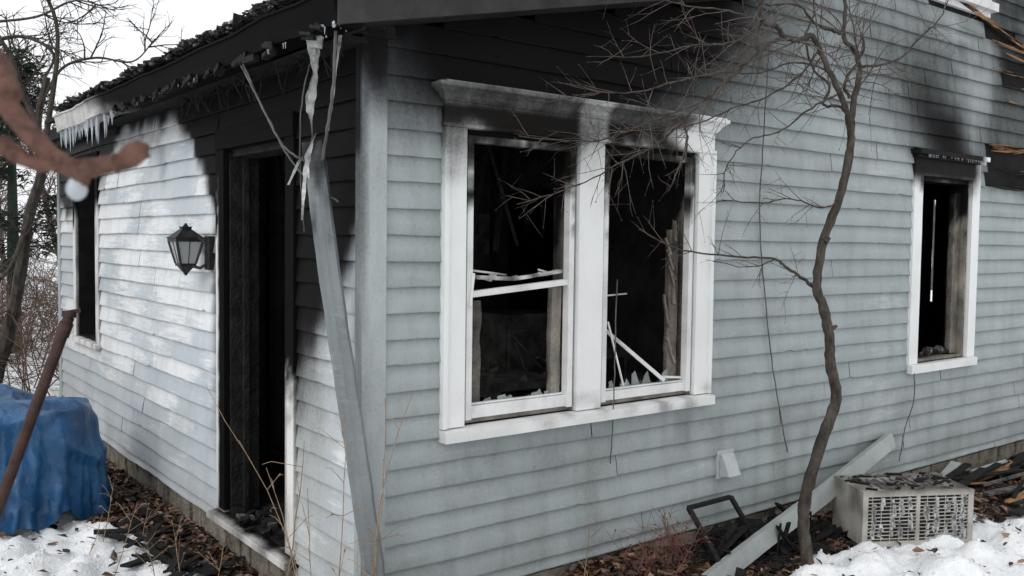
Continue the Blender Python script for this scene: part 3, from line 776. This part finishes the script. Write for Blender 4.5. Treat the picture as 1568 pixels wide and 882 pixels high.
mb=MB()
def leaf(x,y,z,s):
    a=U(0,6.28); t=Vector((U(-.7,.7),U(-.7,.7),1)).normalized()
    u=Vector((math.cos(a),math.sin(a),0)); u=(u-t*u.dot(t)).normalized(); v=t.cross(u)
    c=R()**1.5; p=Vector((x,y,z)); col=(c,0,0); cu=U(.1,.5)*s
    vs=[p-u*s, p-u*.3*s+v*.55*s+t*cu, p+u*.5*s+v*.4*s+t*cu*.8, p+u*s*1.1+t*U(-.2,.5)*s, p+u*.4*s-v*.45*s+t*cu, p-u*.4*s-v*.5*s+t*cu*.6]
    k=[mb.vert(q,col) for q in vs]
    mb.f.append((k[0],k[1],k[2],k[3])); mb.m.append(0); mb.f.append((k[0],k[3],k[4],k[5])); mb.m.append(0)
for i in range(28000):
    if i%3==0: x,y=U(-1.3,-.1),U(.2,4.6)
    elif i%3==1: x,y=U(.8,7.5),U(-1.3,.0)
    else: x,y=(U(-.6,-.1),U(.3,3.2)) if R()<.4 else (U(1.0,3.4),U(-.55,0))
    s=snow_mask(x,y)
    if s>.35+.2*R() and R()>.025: continue
    leaf(x,y,gh(x,y)+U(.0,.03),U(.012,.036))
mb.obj('fallen_leaves',M_leaf)
mb=MB()
for i in range(900):
    x,y=random.choice(((U(-1.6,-.25),U(1.4,3.4)),(U(2.0,5.2),U(-1.4,-.3))))
    if snow_mask(x,y)<.3: continue
    s=U(.004,.014)*(1.8 if R()<.06 else 1); p=Vector((x,y,gh(x,y)+s*.2)); v=[]
    for d in ((1,0,0),(-1,0,0),(0,1,0),(0,-1,0),(0,0,1),(0,0,-1)):
        v.append(mb.vert(p+Vector(d)*s*U(.6,1.3),(1,0,0)))
    for f in ((0,2,4),(2,1,4),(1,3,4),(3,0,4),(2,0,5),(1,2,5),(3,1,5),(0,3,5)): mb.f.append(tuple(v[q] for q in f)); mb.m.append(0)
mb.obj('snow_clumps',M_ground,None,smooth=True)

# ---------------------------------------------------------------- debris
def stickobj(name,items,mats):
    mb=MB()
    for (p,q,w,h,mi) in items: mb.stick(p,q,w,h,mi)
    return mb.obj(name,mats,bevel=.002)
it=[]
for i in range(64):
    x=U(4.2,6.8); y=U(-.85,-.08); L=U(.2,1.0); a=U(-.8,.6)
    it.append(((x,y,gh(x,y)+U(.01,.10)),(x+L*math.cos(a),y+L*math.sin(a)*.4-.02,gh(x,y)+U(.02,.17)),U(.015,.08),U(.008,.025),random.choice((0,0,0,0,1,0,2,3))))
it=[q for q in it if q[1][1]<-.05]
stickobj('debris_boards',it,[M_char,M_wood,M_metal2,M_ash])
mb=MB()
for i in range(90):
    if i<50: x=U(-.55,-.25); y=U(1.0,2.4)
    else: x=U(1.9,3.3); y=U(-.5,-.12)
    L=U(.06,.34); a=U(0,6.28)
    ex=min(-.2,x+L*math.cos(a)*.6) if i<50 else x+L*math.cos(a)*.6
    ey=y+L*math.sin(a) if i<50 else min(-.06,y+L*math.sin(a)*.3)
    mb.stick((x,y,gh(x,y)+.03),(ex,ey,gh(x,y)+U(.03,.09)),U(.02,.08),U(.006,.016))
# heap of charred lumps against the wall
for i in range(420):
    x=U(1.85,3.2); y=-abs(random.gauss(0,.16))-.06; 
    if y<-.5: continue
    s=U(.008,.045); hh=.14*sm(1.85,2.2,x)*sm(3.2,2.7,x)*sm(-.45,-.08,y)*R()
    mb.obox((x,y,gh(x,y)+s*.4+hh),((1,U(-1,1),U(-1,1)),(U(-1,1),1,U(-1,1)),(U(-.5,.5),U(-.5,.5),1)),(s*U(.6,2.2),s*U(.5,1),s*U(.2,.7)))
mb.obj('burnt_scraps',M_char,bevel=0)
mb=MB()
c=[Vector((1.90,-.38,.10)),Vector((2.36,-.28,.10)),Vector((2.34,-.07,.36)),Vector((1.93,-.10,.37))]
for a,b in zip(c,c[1:]+c[:1]): mb.stick(a,b,.028,.02)
for i in range(50):
    x=U(1.95,3.0); y=U(-.38,-.12); mb.stick((x,y,gh(x,y)+.02),(x+U(-.25,.25),min(-.05,y+U(-.1,.1)),gh(x,y)+U(.02,.24)),U(.01,.05),U(.006,.015))
mb.obj('broken_window_sash',M_char)

# air conditioner
ac=empty('air_conditioner'); O=site(2.13,5.42,0); 
rt=Vector((.790,-.613,0)).normalized(); th=math.radians(5)
rt=Vector((rt.x*math.cos(th)-rt.y*math.sin(th),rt.x*math.sin(th)+rt.y*math.cos(th),0)); bk=Vector((-rt.y,rt.x,0)); up=Vector((0,0,1))
W,H,D=.69,.33,.42; zb=.06
def A(u,v,w): return O+rt*u+bk*v+up*(zb+w+u*.02)
def fac(p): 
    n=N(p[0]*9,p[1]*9,p[2]*9); return (max(0,min(.9,.02+.5*n+.40*sm(.37,.41,p[2]))),.3+.5*n,.35+.4*n)
def abox(mb,u0,u1,v0,v1,w0,w1,mi=0,res=.04):
    mb.hexa([A(u0,v0,w0),A(u1,v0,w0),A(u1,v1,w0),A(u0,v1,w0),A(u0,v0,w1),A(u1,v0,w1),A(u1,v1,w1),A(u0,v1,w1)],res,fac,mi)
mb=MB()
abox(mb,0,W,.03,D,0,.012); abox(mb,0,W,.03,D,H-.012,H); abox(mb,0,.01,.03,D,.012,H-.012); abox(mb,W-.01,W,.03,D,.012,H-.012)
abox(mb,0,W,D-.012,D,.012,H-.012)
abox(mb,-.004,.03,.0,.03,-.004,H+.004); abox(mb,W-.03,W+.004,0,.03,-.004,H+.004); abox(mb,.03,W-.03,0,.03,-.003,.028); abox(mb,.03,W-.03,0,.03,H-.028,H+.003)
abox(mb,W*.5-.012,W*.5+.012,.002,.03,.028,H-.028)
for i in range(1,12): 
    if i!=6: abox(mb,W*i/12-.002,W*i/12+.002,.004,.012,.028,H-.028)
for i in range(1,15): abox(mb,.03,W-.03,.003,.010,H*i/15-.0032,H*i/15+.0024)
mb.obj('cabinet',M_ac,ac,bevel=.0015)
mb=MB()
for i in range(66): abox(mb,.03+i*.0096,.033+i*.0096,.02,.05,.028,H-.028,res=9)
abox(mb,.012,W-.012,.05,.06,.014,H-.014)
for i in range(10): abox(mb,.1+i*.05,.12+i*.05,.12,.3,H+.0005,H+.003)
mb.obj('coil_fins',M_fin,ac)
mb=MB()
for i in range(130):
    u=random.choice((.07,.12,.19,.24,.30,.40,.46,.53,.58,.63))+U(-.012,.012); w=U(.03,H-.05)
    s=U(.004,.011); 
    mb.obox(A(u,.012,w),(rt,bk,up+rt*U(-.3,.3)),(s,.010,s*U(1,3.5)),0)
mb.obj('frost_patches',M_shred,ac)
mb=MB()
for i in range(70):
    u=U(0.02,W-.02); v=U(.05,D-.03); s=U(.006,.026)
    mb.obox(A(u,v,H+.006),(rt+bk*U(-1,1),bk+rt*U(-1,1),up),(s*U(.6,2.4),s*.6,.005),0 if R()<.6 else 1)
mb.obj('top_debris',[M_char,M_ash],ac)

# tarp draped loosely over a stacked pile
mb=MB(); TC=Vector((-1.06,3.20,0)); nu,nv=300,90
def ridge(v): return 1-min(1,abs(v)*3.2)
for j in range(nv+1):
    v=j/nv
    for i in range(nu):
        a=2*math.pi*i/nu; ca,sa=math.cos(a),math.sin(a)
        rr=1/((abs(ca)**3.0+abs(sa)**3.0)**(1/3.0))
        top=.055*N(ca*rr*1.6+3,sa*rr*1.6,2)
        if v<.40:
            k=v/.40; x=TC.x+ca*.60*k*rr*.93; y=TC.y+sa*.55*k*rr*.93
            z=.775+.10*N(x*2.1,y*2.1,7)+.05*ridge(N(x*3.2+9,y*3.2,1))*.6-.05*k**6
            ko=k*k
        else:
            k=(v-.40)/.60
            pl=ridge(N(ca*4.5,sa*4.5,k*.5+2)); pl2=ridge(N(ca*9,sa*9,k*.9+6))
            rad=rr*(.93+.10*k)+k**.8*(.13*pl+.06*pl2-.05)+.05*N(ca*2,sa*2,k*2)
            x=TC.x+ca*.60*rad; y=TC.y+sa*.55*rad
            xe=TC.x+ca*.558*rr; ye=TC.y+sa*.511*rr
            zt=.725+.10*N(xe*2.1,ye*2.1,7)+.05*ridge(N(xe*3.2+9,ye*3.2,1))*.6
            hem=.05+.14*max(0,N(ca*3,sa*3,9))+.03*pl
            z=zt+(hem-zt)*k
            # slack sag bands
            z+=0; ko=1
            sag=.035*ridge(N(z*3.0+ca*2,sa*2,5))*math.sin(math.pi*k); x+=ca*sag; y+=sa*sag
        mb.vert((x+.008*N(x*14,y*14,z*10),y+.008*N(x*13,y*15,z*11),max(.03,z+.006*N(x*12,y*12,z*9))))
for j in range(nv):
    for i in range(nu):
        i2=(i+1)%nu; mb.f.append((j*nu+i,j*nu+i2,(j+1)*nu+i2,(j+1)*nu+i)); mb.m.append(0)
mb.obj('blue_tarp',M_tarp,None,smooth=True)

mb=MB()
p0=site(-2.74,4.45,-.05); p1=site(-2.235,4.6,1.46)
mb.tube([p0.lerp(p1,i/8) for i in range(9)],.028,14); mb.tube([p1,p1+Vector((.004,.0,.03))],[.034,.034],14)
dd=(p1-p0).normalized(); mb.tube([p1-dd*.10,p1-dd*.03],[.034,.034],14)
mb.stick(p1+Vector((-.03,0,.02)),p1+Vector((.05,-.02,.035)),.02,.02)
mb.obj('rusty_pipe',M_rust,None,smooth=False)

# ---------------------------------------------------------------- trees
def cat(P,seg):
    P=[Vector(p) for p in P]; P=[P[0]*2-P[1]]+P+[P[-1]*2-P[-2]]; out=[]
    for i in range(1,len(P)-2):
        for k in range(seg):
            t=k/seg; a,b,c,d=P[i-1],P[i],P[i+1],P[i+2]
            out.append(.5*((2*b)+(c-a)*t+(2*a-5*b+4*c-d)*t*t+(3*b-a-3*c+d)*t**3))
    out.append(P[-2]); return out
def twig(mb,p,d,L,r,lev,mi=1,kink=.35,bias=None,sides=4):
    n=max(3,int(L/.05)); pts=[Vector(p)]; d=Vector(d).normalized()
    for i in range(n):
        d=d+Vector((U(-1,1),U(-1,1),U(-1,1)))*kink*.45
        if bias: d=d+Vector(bias)*.06
        d.normalize(); pts.append(pts[-1]+d*L/n)
    mb.tube(pts,[r*(1-.7*i/n) for i in range(n+1)],sides,mi)
    if lev>0:
        for i in range(1,n):
            if R()<.68:
                side=Vector((U(-1,1),U(-1,1),U(-1,1))); dd=(pts[i+1]-pts[i]).normalized()*.75+side.normalized()*.8
                twig(mb,pts[i],dd,L*U(.3,.6),r*.62,lev-1,mi,kink,bias,3)
    elif R()<.8: 
        e=pts[-1]; mb.tube([e,e+d*.006,e+d*.012],[r*.4,r*1.3,r*.3],3,mi)
random.seed(21)
S=280.0
def T(px,py,dy=0): # tree elevation drawing, 280 units per metre, plane 5 m out
    return site((px-784)/S,5.0+dy,EYE-(py-(370+.013*(px-784)))/S)
mb=MB()
def limb(P,r0,r1,tw=0,L=.35,bias=None,lev=1,seg=6,mi=0,jit=.004):
    pts=cat([T(*p) for p in P],seg); n=len(pts)
    pts=[p+Vector((U(-1,1),U(-1,1),U(-1,1)))*jit for p in pts]
    mb.tube(pts,[(r0+(r1-r0)*(i/(n-1))**.8)*(1+U(-.09,.09)) for i in range(n)],10 if r0>.012 else 5,mi)
    for i in range(tw):
        k=int(U(.15,1)*(n-1)); k=min(n-2,k)
        d=(pts[k+1]-pts[k]).normalized()
        s=Vector((U(-1,1),U(-.8,.8),U(-1,1))).normalized()
        twig(mb,pts[k],d*.7+s*.9,L*U(.5,1.2),max(.0024,r1*.55),lev,1,bias=bias)
    return pts
limb([(1256,905,0),(1248,860,0),(1243,800,.02),(1248,745,.0),(1266,665,-.03),(1286,612,0),(1278,560,.02),(1272,512,0),(1262,470,0),(1251,437,.0),(1262,370,.03),(1279,312,.0),(1290,250,-.03),(1297,212,0)],.037,.021,jit=.003)
for (px,py,dx) in ((1272,505,12),(1251,440,-14),(1283,610,8),(1262,370,7)):
    mb.tube([T(px,py),T(px+dx,py-6)],[.018,.008],7,0)
limb([(1297,212,0),(1302,170,.05),(1309,130,.05),(1316,100,.1),(1307,75,.1),(1290,55,.1),(1297,20,.15),(1300,-40,.2),(1320,-120,.3)],.020,.008,14,.5)
limb([(1297,212,0),(1280,180,-.1),(1262,150,-.15),(1240,120,-.2),(1226,92,-.2),(1210,74,-.25),(1188,84,-.3),(1168,80,-.3),(1150,68,-.35),(1132,62,-.35),(1124,40,-.4),(1132,10,-.4),(1150,-40,-.5)],.018,.009,14,.42)
limb([(1300,190,0),(1286,165,.05),(1262,158,.1),(1272,130,.1),(1255,100,.2),(1240,50,.2),(1262,0,.3),(1255,-60,.3)],.010,.005,8,.4)
limb([(1297,150,.05),(1284,130,0),(1300,90,-.1),(1296,60,-.1)],.010,.006,5,.3)
limb([(1290,50,.1),(1270,44,.1),(1235,40,0),(1200,20,-.1),(1150,18,-.1),(1090,-10,-.2)],.010,.004,14,.42)
limb([(1316,100,.1),(1350,98,.1),(1395,78,.2),(1420,50,.2),(1450,20,.2),(1480,-30,.3)],.009,.003,10,.4)
limb([(1250,440,0),(1222,424,-.05),(1196,408,-.1),(1178,396,-.1),(1120,392,-.2),(1052,386,-.25),(1010,376,-.3),(965,352,-.3)],.011,.003,16,.2)
limb([(1178,396,-.1),(1140,408,-.1),(1085,400,-.1)],.004,.002,5,.15)
limb([(1168,80,-.3),(1140,92,-.35),(1110,118,-.4),(1075,150,-.45),(1040,180,-.5),(1018,205,-.5),(1022,240,-.5),(1010,270,-.5),(998,300,-.5)],.011,.0035,20,.26,lev=1)
limb([(1110,118,-.4),(1060,140,-.5),(1010,150,-.5),(950,170,-.6),(890,172,-.6),(820,190,-.7)],.007,.0025,20,.26,lev=1)
limb([(1040,180,-.5),(985,200,-.5),(930,225,-.6),(880,236,-.6),(790,232,-.7)],.006,.0025,26,.26,lev=1)
limb([(1018,205,-.5),(975,240,-.5),(930,262,-.6),(880,290,-.6),(790,322,-.7)],.006,.0025,24,.24,lev=1)
limb([(1132,62,-.35),(1090,92,-.4),(1030,98,-.4),(960,112,-.4),(880,118,-.5)],.007,.0025,20,.26,lev=1)
limb([(1132,62,-.35),(1080,50,-.4),(1010,40,-.4),(960,20,-.4),(900,0,-.5)],.006,.0025,14,.3,lev=1)
limb([(1226,92,-.2),(1196,130,-.2),(1150,160,-.2),(1100,178,-.3),(1050,200,-.3),(1000,212,-.3)],.007,.0025,18,.28,lev=1)
limb([(1262,150,-.15),(1210,180,-.2),(1170,210,-.2),(1120,225,-.3),(1090,260,-.3),(1085,300,-.3)],.006,.0025,14,.26)
limb([(1279,312,0),(1245,318,-.05),(1200,306,-.1),(1150,312,-.1),(1090,308,-.2)],.005,.0025,12,.2)
limb([(1240,120,-.2),(1190,110,-.2),(1130,130,-.3),(1060,135,-.4),(1000,150,-.4)],.006,.0025,14,.26)
mb.obj('bare_tree',[M_bark,M_twig],None,smooth=True)

# young tree whose branch reaches in at the upper left near the lens
mb=MB()
def B(X,Z,Y=.35): return site(X,Y,Z)
main=cat([site(-1.5,.9,-.05),site(-1.45,.85,1.0),site(-1.2,.75,1.7),site(-.8,.6,2.12),site(-.42,.45,2.06),B(-.26,1.962,.38),B(-.212,1.938,.36),B(-.196,1.9235),B(-.184,1.9085),B(-.1745,1.8990),B(-.166,1.8955),B(-.1535,1.8975),B(-.147,1.899),B(-.1405,1.903)],10)
n=len(main); mb.tube(main,[max(.0040,.03*(1-i/(n-1)*1.35)) if i<n*.55 else (.0051-.0019*(i/n))*(1+.18*N(i*.55,3)+(.14 if 1<(i%10)<4 else 0)) for i in range(n)],14)
mb.tube(cat([B(-.1735,1.898),B(-.182,1.8975),B(-.1925,1.9025)],6),[.0045,.0038,.0034,.0033,.0032,.0035,.0030,.0028,.0030,.0034,.0038,.0038,.002],10)
mb.tube([B(-.149,1.8990),B(-.145,1.9015),B(-.1415,1.9035),B(-.139,1.9045)],[.0034,.0044,.0038,.0012],12)
mb.tube([B(-.1915,1.902),B(-.195,1.9045),B(-.197,1.906)],[.0032,.0044,.0016],12)
mb.tube([B(-.166,1.897),B(-.1645,1.892),B(-.163,1.889)],[.0048,.0036,.0014],10)
q=B(-.1665,1.8885); pts=[q+Vector((0,0,d)) for d in (.0045,.003,.001,-.001,-.003,-.0045,-.005)]
mb.tube(pts,[.0012,.0026,.0036,.0040,.0034,.0018,.0004],12,1)
mb.obj('young_maple_tree',[M_near,M_ice],None,smooth=True)

# background woods
random.seed(5)
mb=MB()
def bgtree(x,y,h,r,far=False):
    base=Vector((x,y,gh(x,y)-.1)); pts=[base]; d=Vector((U(-.1,.1),U(-.1,.1),1)); n=9
    for i in range(n):
        d=(d+Vector((U(-.15,.15),U(-.15,.15),0))).normalized(); pts.append(pts[-1]+d*h/n)
    mb.tube(pts,[r*(1-.85*i/n) for i in range(n+1)],6)
    for i in range(2,n+1):
        for k in range(4):
            s=Vector((U(-1,1),U(-1,1),U(.1,.9))).normalized(); L=h*U(.12,.32)*(1.1-i/n*.5)
            q=[pts[i]]; dd=s; m=6
            for j in range(m):
                dd=(dd+Vector((U(-1,1),U(-1,1),U(-.5,.8)))*.28).normalized(); q.append(q[-1]+dd*L/m)
            mb.tube(q,[r*.32*(1-.8*j/m) for j in range(m+1)],3)
            if far: continue
            for j in range(1,m):
                for _ in range(2):
                    s2=Vector((U(-1,1),U(-1,1),U(-.6,1))).normalized()
                    a=q[j]; b=a+(s2+dd*.5).normalized()*L*.25; c=b+(s2+Vector((U(-.6,.6),U(-.6,.6),U(-.6,.6)))).normalized()*L*.2
                    mb.tube([a,b,c],[r*.12,r*.09,r*.05],3)
for i in range(34):
    y=U(15,46); x=.182*y+U(-14,9)
    bgtree(x,y,U(3.6,6.6),U(.06,.13))
for i in range(36):
    a=U(0,6.28); d=U(35,60); x,y=d*math.cos(a),d*math.sin(a)
    if y>0 and abs(x-.18*y)<12: continue
    bgtree(x,y,U(7,12),U(.1,.2),True)
for (x,y,h) in ((-.9,13,4.6),(-2.2,12,4.4)): bgtree(x,y,h,.10)
mb.obj('tree_line',M_bgtree)
mb=MB()
for i in range(560):
    y=U(6.4,17); x=.182*y-1.0+U(-2.6,1.4)*(.5+y/14)
    if x>-.2 and y<6.9: continue
    p=Vector((x,y,gh(x,y))); h=U(.6,1.9)*(1 if y<12 else 1.3); d=Vector((U(-.5,.5),U(-.5,.5),1)).normalized()
    pts=[p]; n=7
    for j in range(n):
        d=(d+Vector((U(-1,1),U(-1,1),U(-.6,.3)))*.22).normalized(); pts.append(pts[-1]+d*h/n)
    mb.tube(pts,[.009*(1-.7*j/n) for j in range(n+1)],3)
    for j in range(2,n):
        for _ in range(3):
            s=Vector((U(-1,1),U(-1,1),U(-.3,1))).normalized(); a=pts[j]; b=a+s*U(.1,.35); mb.tube([a,b,b+(s+Vector((U(-.5,.5),U(-.5,.5),U(-.5,.2))))*U(.08,.2)],[.004,.003,.002],3)
mb.obj('brush_thicket',M_brush)
random.seed(9)
mb=MB()
def big(P,r0,r1,tw,L):
    pts=cat([site(*p) for p in P],6); n=len(pts)
    mb.tube(pts,[(r0+(r1-r0)*i/(n-1))*(1+U(-.1,.1)) for i in range(n)],8)
    for i in range(tw):
        k=min(n-2,int(U(.2,1)*n)); d=(pts[k+1]-pts[k]).normalized(); s=Vector((U(-1,1),U(-1,1),U(-.6,1))).normalized()
        twig(mb,pts[k],d*.6+s,L*U(.5,1.2),.009,2,0,kink=.4)
def Q(a,b,Y=9): return ((a-784)*Y/1400,Y,EYE-(b-360)*Y/1400)   # elevation drawing of the 9 m plane
big([Q(-30,640),Q(8,520),Q(30,420),Q(45,330),Q(66,258),Q(60,190),Q(75,120)],.07,.03,8,.7)
big([Q(45,330),Q(20,400,8.8),Q(-10,440,8.6)],.03,.01,4,.6)
big([Q(60,190),Q(40,150),Q(20,90),Q(-10,40)],.035,.015,6,.8)
big([Q(66,250),Q(92,60),Q(60,-30)],.03,.012,6,.7)
big([Q(70,150),Q(100,105),Q(150,90),Q(205,95),Q(240,60)],.018,.005,8,.5)
big([Q(-20,40),Q(60,30),Q(120,5),Q(180,20)],.015,.005,8,.5)
big([Q(-20,70),Q(40,60),Q(85,85),Q(70,125)],.02,.01,6,.5)
mb.obj('gnarled_tree',M_bark)
mb=MB()
def spray(c,rad,n,zs):
    for i in range(n):
        p=Vector((random.gauss(0,1),random.gauss(0,1),random.gauss(0,1))); p.normalize(); p*=rad*R()**.4
        p=Vector(c)+Vector((p.x,p.y,p.z*zs)); 
        for k in range(5):
            d=Vector((U(-1,1),U(-1,1),U(-.9,.2))).normalized()*U(.05,.16); w=d.cross(Vector((R(),R(),R()))).normalized()*.012
            v=[mb.vert(p-w),mb.vert(p+w),mb.vert(p+d)]; mb.f.append(tuple(v)); mb.m.append(0)
et=site(*Q(20,400,14)); 
mb.tube([Vector((et.x,et.y,-.1)),Vector((et.x,et.y,4.6))],[.12,.03],7)
for zz,rr in ((1.6,1.0),(2.2,.95),(2.9,.8),(3.5,.62),(4.0,.42),(4.4,.25)):
    for k in range(9):
        a=U(0,6.28); spray((et.x+math.cos(a)*rr*.6,et.y+math.sin(a)*rr*.6,zz+U(-.2,.2)),.34,45,.5)
mb.obj('evergreen_tree',M_ever)

random.seed(31)
mb=MB()
def stalk(x,y,h,lean=.12,n=8,sub=2,r=.0035):
    p=Vector((x,y,gh(x,y)-.02)); d=Vector((U(-lean,lean),U(-lean,lean),1)).normalized(); pts=[p]
    for j in range(n):
        d=(d+Vector((U(-1,1),U(-1,1),U(-.4,.2)))*.10).normalized(); pts.append(pts[-1]+d*h/n)
    mb.tube(pts,[r*(1-.6*j/n) for j in range(n+1)],4)
    for j in range(2,n):
        for _ in range(sub):
            if R()<.5: 
                s=Vector((U(-1,1),U(-1,1),U(.1,1))).normalized(); a=pts[j]; b=a+s*U(.04,.14); mb.tube([a,b,b+s*.04+Vector((0,0,-.02))],[r*.5,r*.4,r*.3],3)
                if R()<.4: mb.tube([b,b+s*.012],[.004,.003],4)
for (x,y,h) in ((-.33,.02,1.35),(-.30,-.10,1.1),(-.25,-.28,1.3),(-.27,.10,.9),(-.4,.25,1.0),(-.2,-.2,1.2),(-.35,-.05,.8)): stalk(x,y,h,.10)
for i in range(7): stalk(U(-1.0,-.3),U(.9,2.2),U(.18,.42),.35)
stalk(.75,-.5,.62,.1); 
mb.obj('dead_weeds',M_straw)
mb=MB()
for i in range(26): 
    stalk(1.5+U(-.2,.35),-.22+U(-.1,.08),U(.2,.38),.5,6,3,.0022)
mb.obj('small_shrub',simple('reddish_twigs',(.09,.035,.03),(.22,.10,.08),20,.8,0))

# ---------------------------------------------------------------- light, world, camera
w=bpy.data.worlds.new('World'); bpy.context.scene.world=w; w.use_nodes=True; nt=w.node_tree
bg=nt.nodes['Background']; sky=nt.nodes.new('ShaderNodeTexSky'); sky.sky_type='NISHITA'; sky.sun_disc=False
el=math.radians(42); 
sd=Vector((-.88,-.18,0)).normalized()
sky.sun_elevation=el; sky.sun_rotation=math.atan2(sd.x,sd.y); sky.dust_density=4; sky.air_density=1.2; sky.ozone_density=.6
hs=nt.nodes.new('ShaderNodeHueSaturation'); hs.inputs['Saturation'].default_value=.2
nt.links.new(sky.outputs[0],hs.inputs['Color'])
mx=nt.nodes.new('ShaderNodeMix'); mx.data_type='RGBA'; mx.inputs[0].default_value=.75; mx.inputs[7].default_value=(10.4,10.6,10.9,1)
nt.links.new(hs.outputs[0],mx.inputs[6]); nt.links.new(mx.outputs[2],bg.inputs[0]); bg.inputs[1].default_value=.12
sl=bpy.data.lights.new('sun','SUN'); sl.energy=.75; sl.angle=math.radians(35); sl.color=(1,.98,.95)
so=bpy.data.objects.new('sun',sl); bpy.context.collection.objects.link(so)
dirv=Vector((sd.x*math.cos(el),sd.y*math.cos(el),math.sin(el)))
so.rotation_mode='QUATERNION'; so.rotation_quaternion=dirv.to_track_quat('Z','Y'); so.location=(-6,-2,8)

cd=bpy.data.cameras.new('camera'); co=bpy.data.objects.new('camera',cd); bpy.context.collection.objects.link(co)
cd.sensor_width=36; cd.lens=32.14; cd.clip_end=1000; cd.clip_start=.02
p=math.radians(2.9); f=Vector((.613*math.cos(p),.790*math.cos(p),-math.sin(p))); q=f.to_track_quat('-Z','Y')
Mx=q.to_matrix()@Matrix.Rotation(math.radians(.75),3,'Z')
co.rotation_mode='QUATERNION'; co.rotation_quaternion=Mx.to_quaternion(); co.location=(CX,CY,EYE)
cd.dof.use_dof=True; cd.dof.focus_distance=4.8; cd.dof.aperture_fstop=17
sc=bpy.context.scene; sc.camera=co
sc.view_settings.view_transform='Standard'; sc.view_settings.look='None'; sc.view_settings.exposure=0
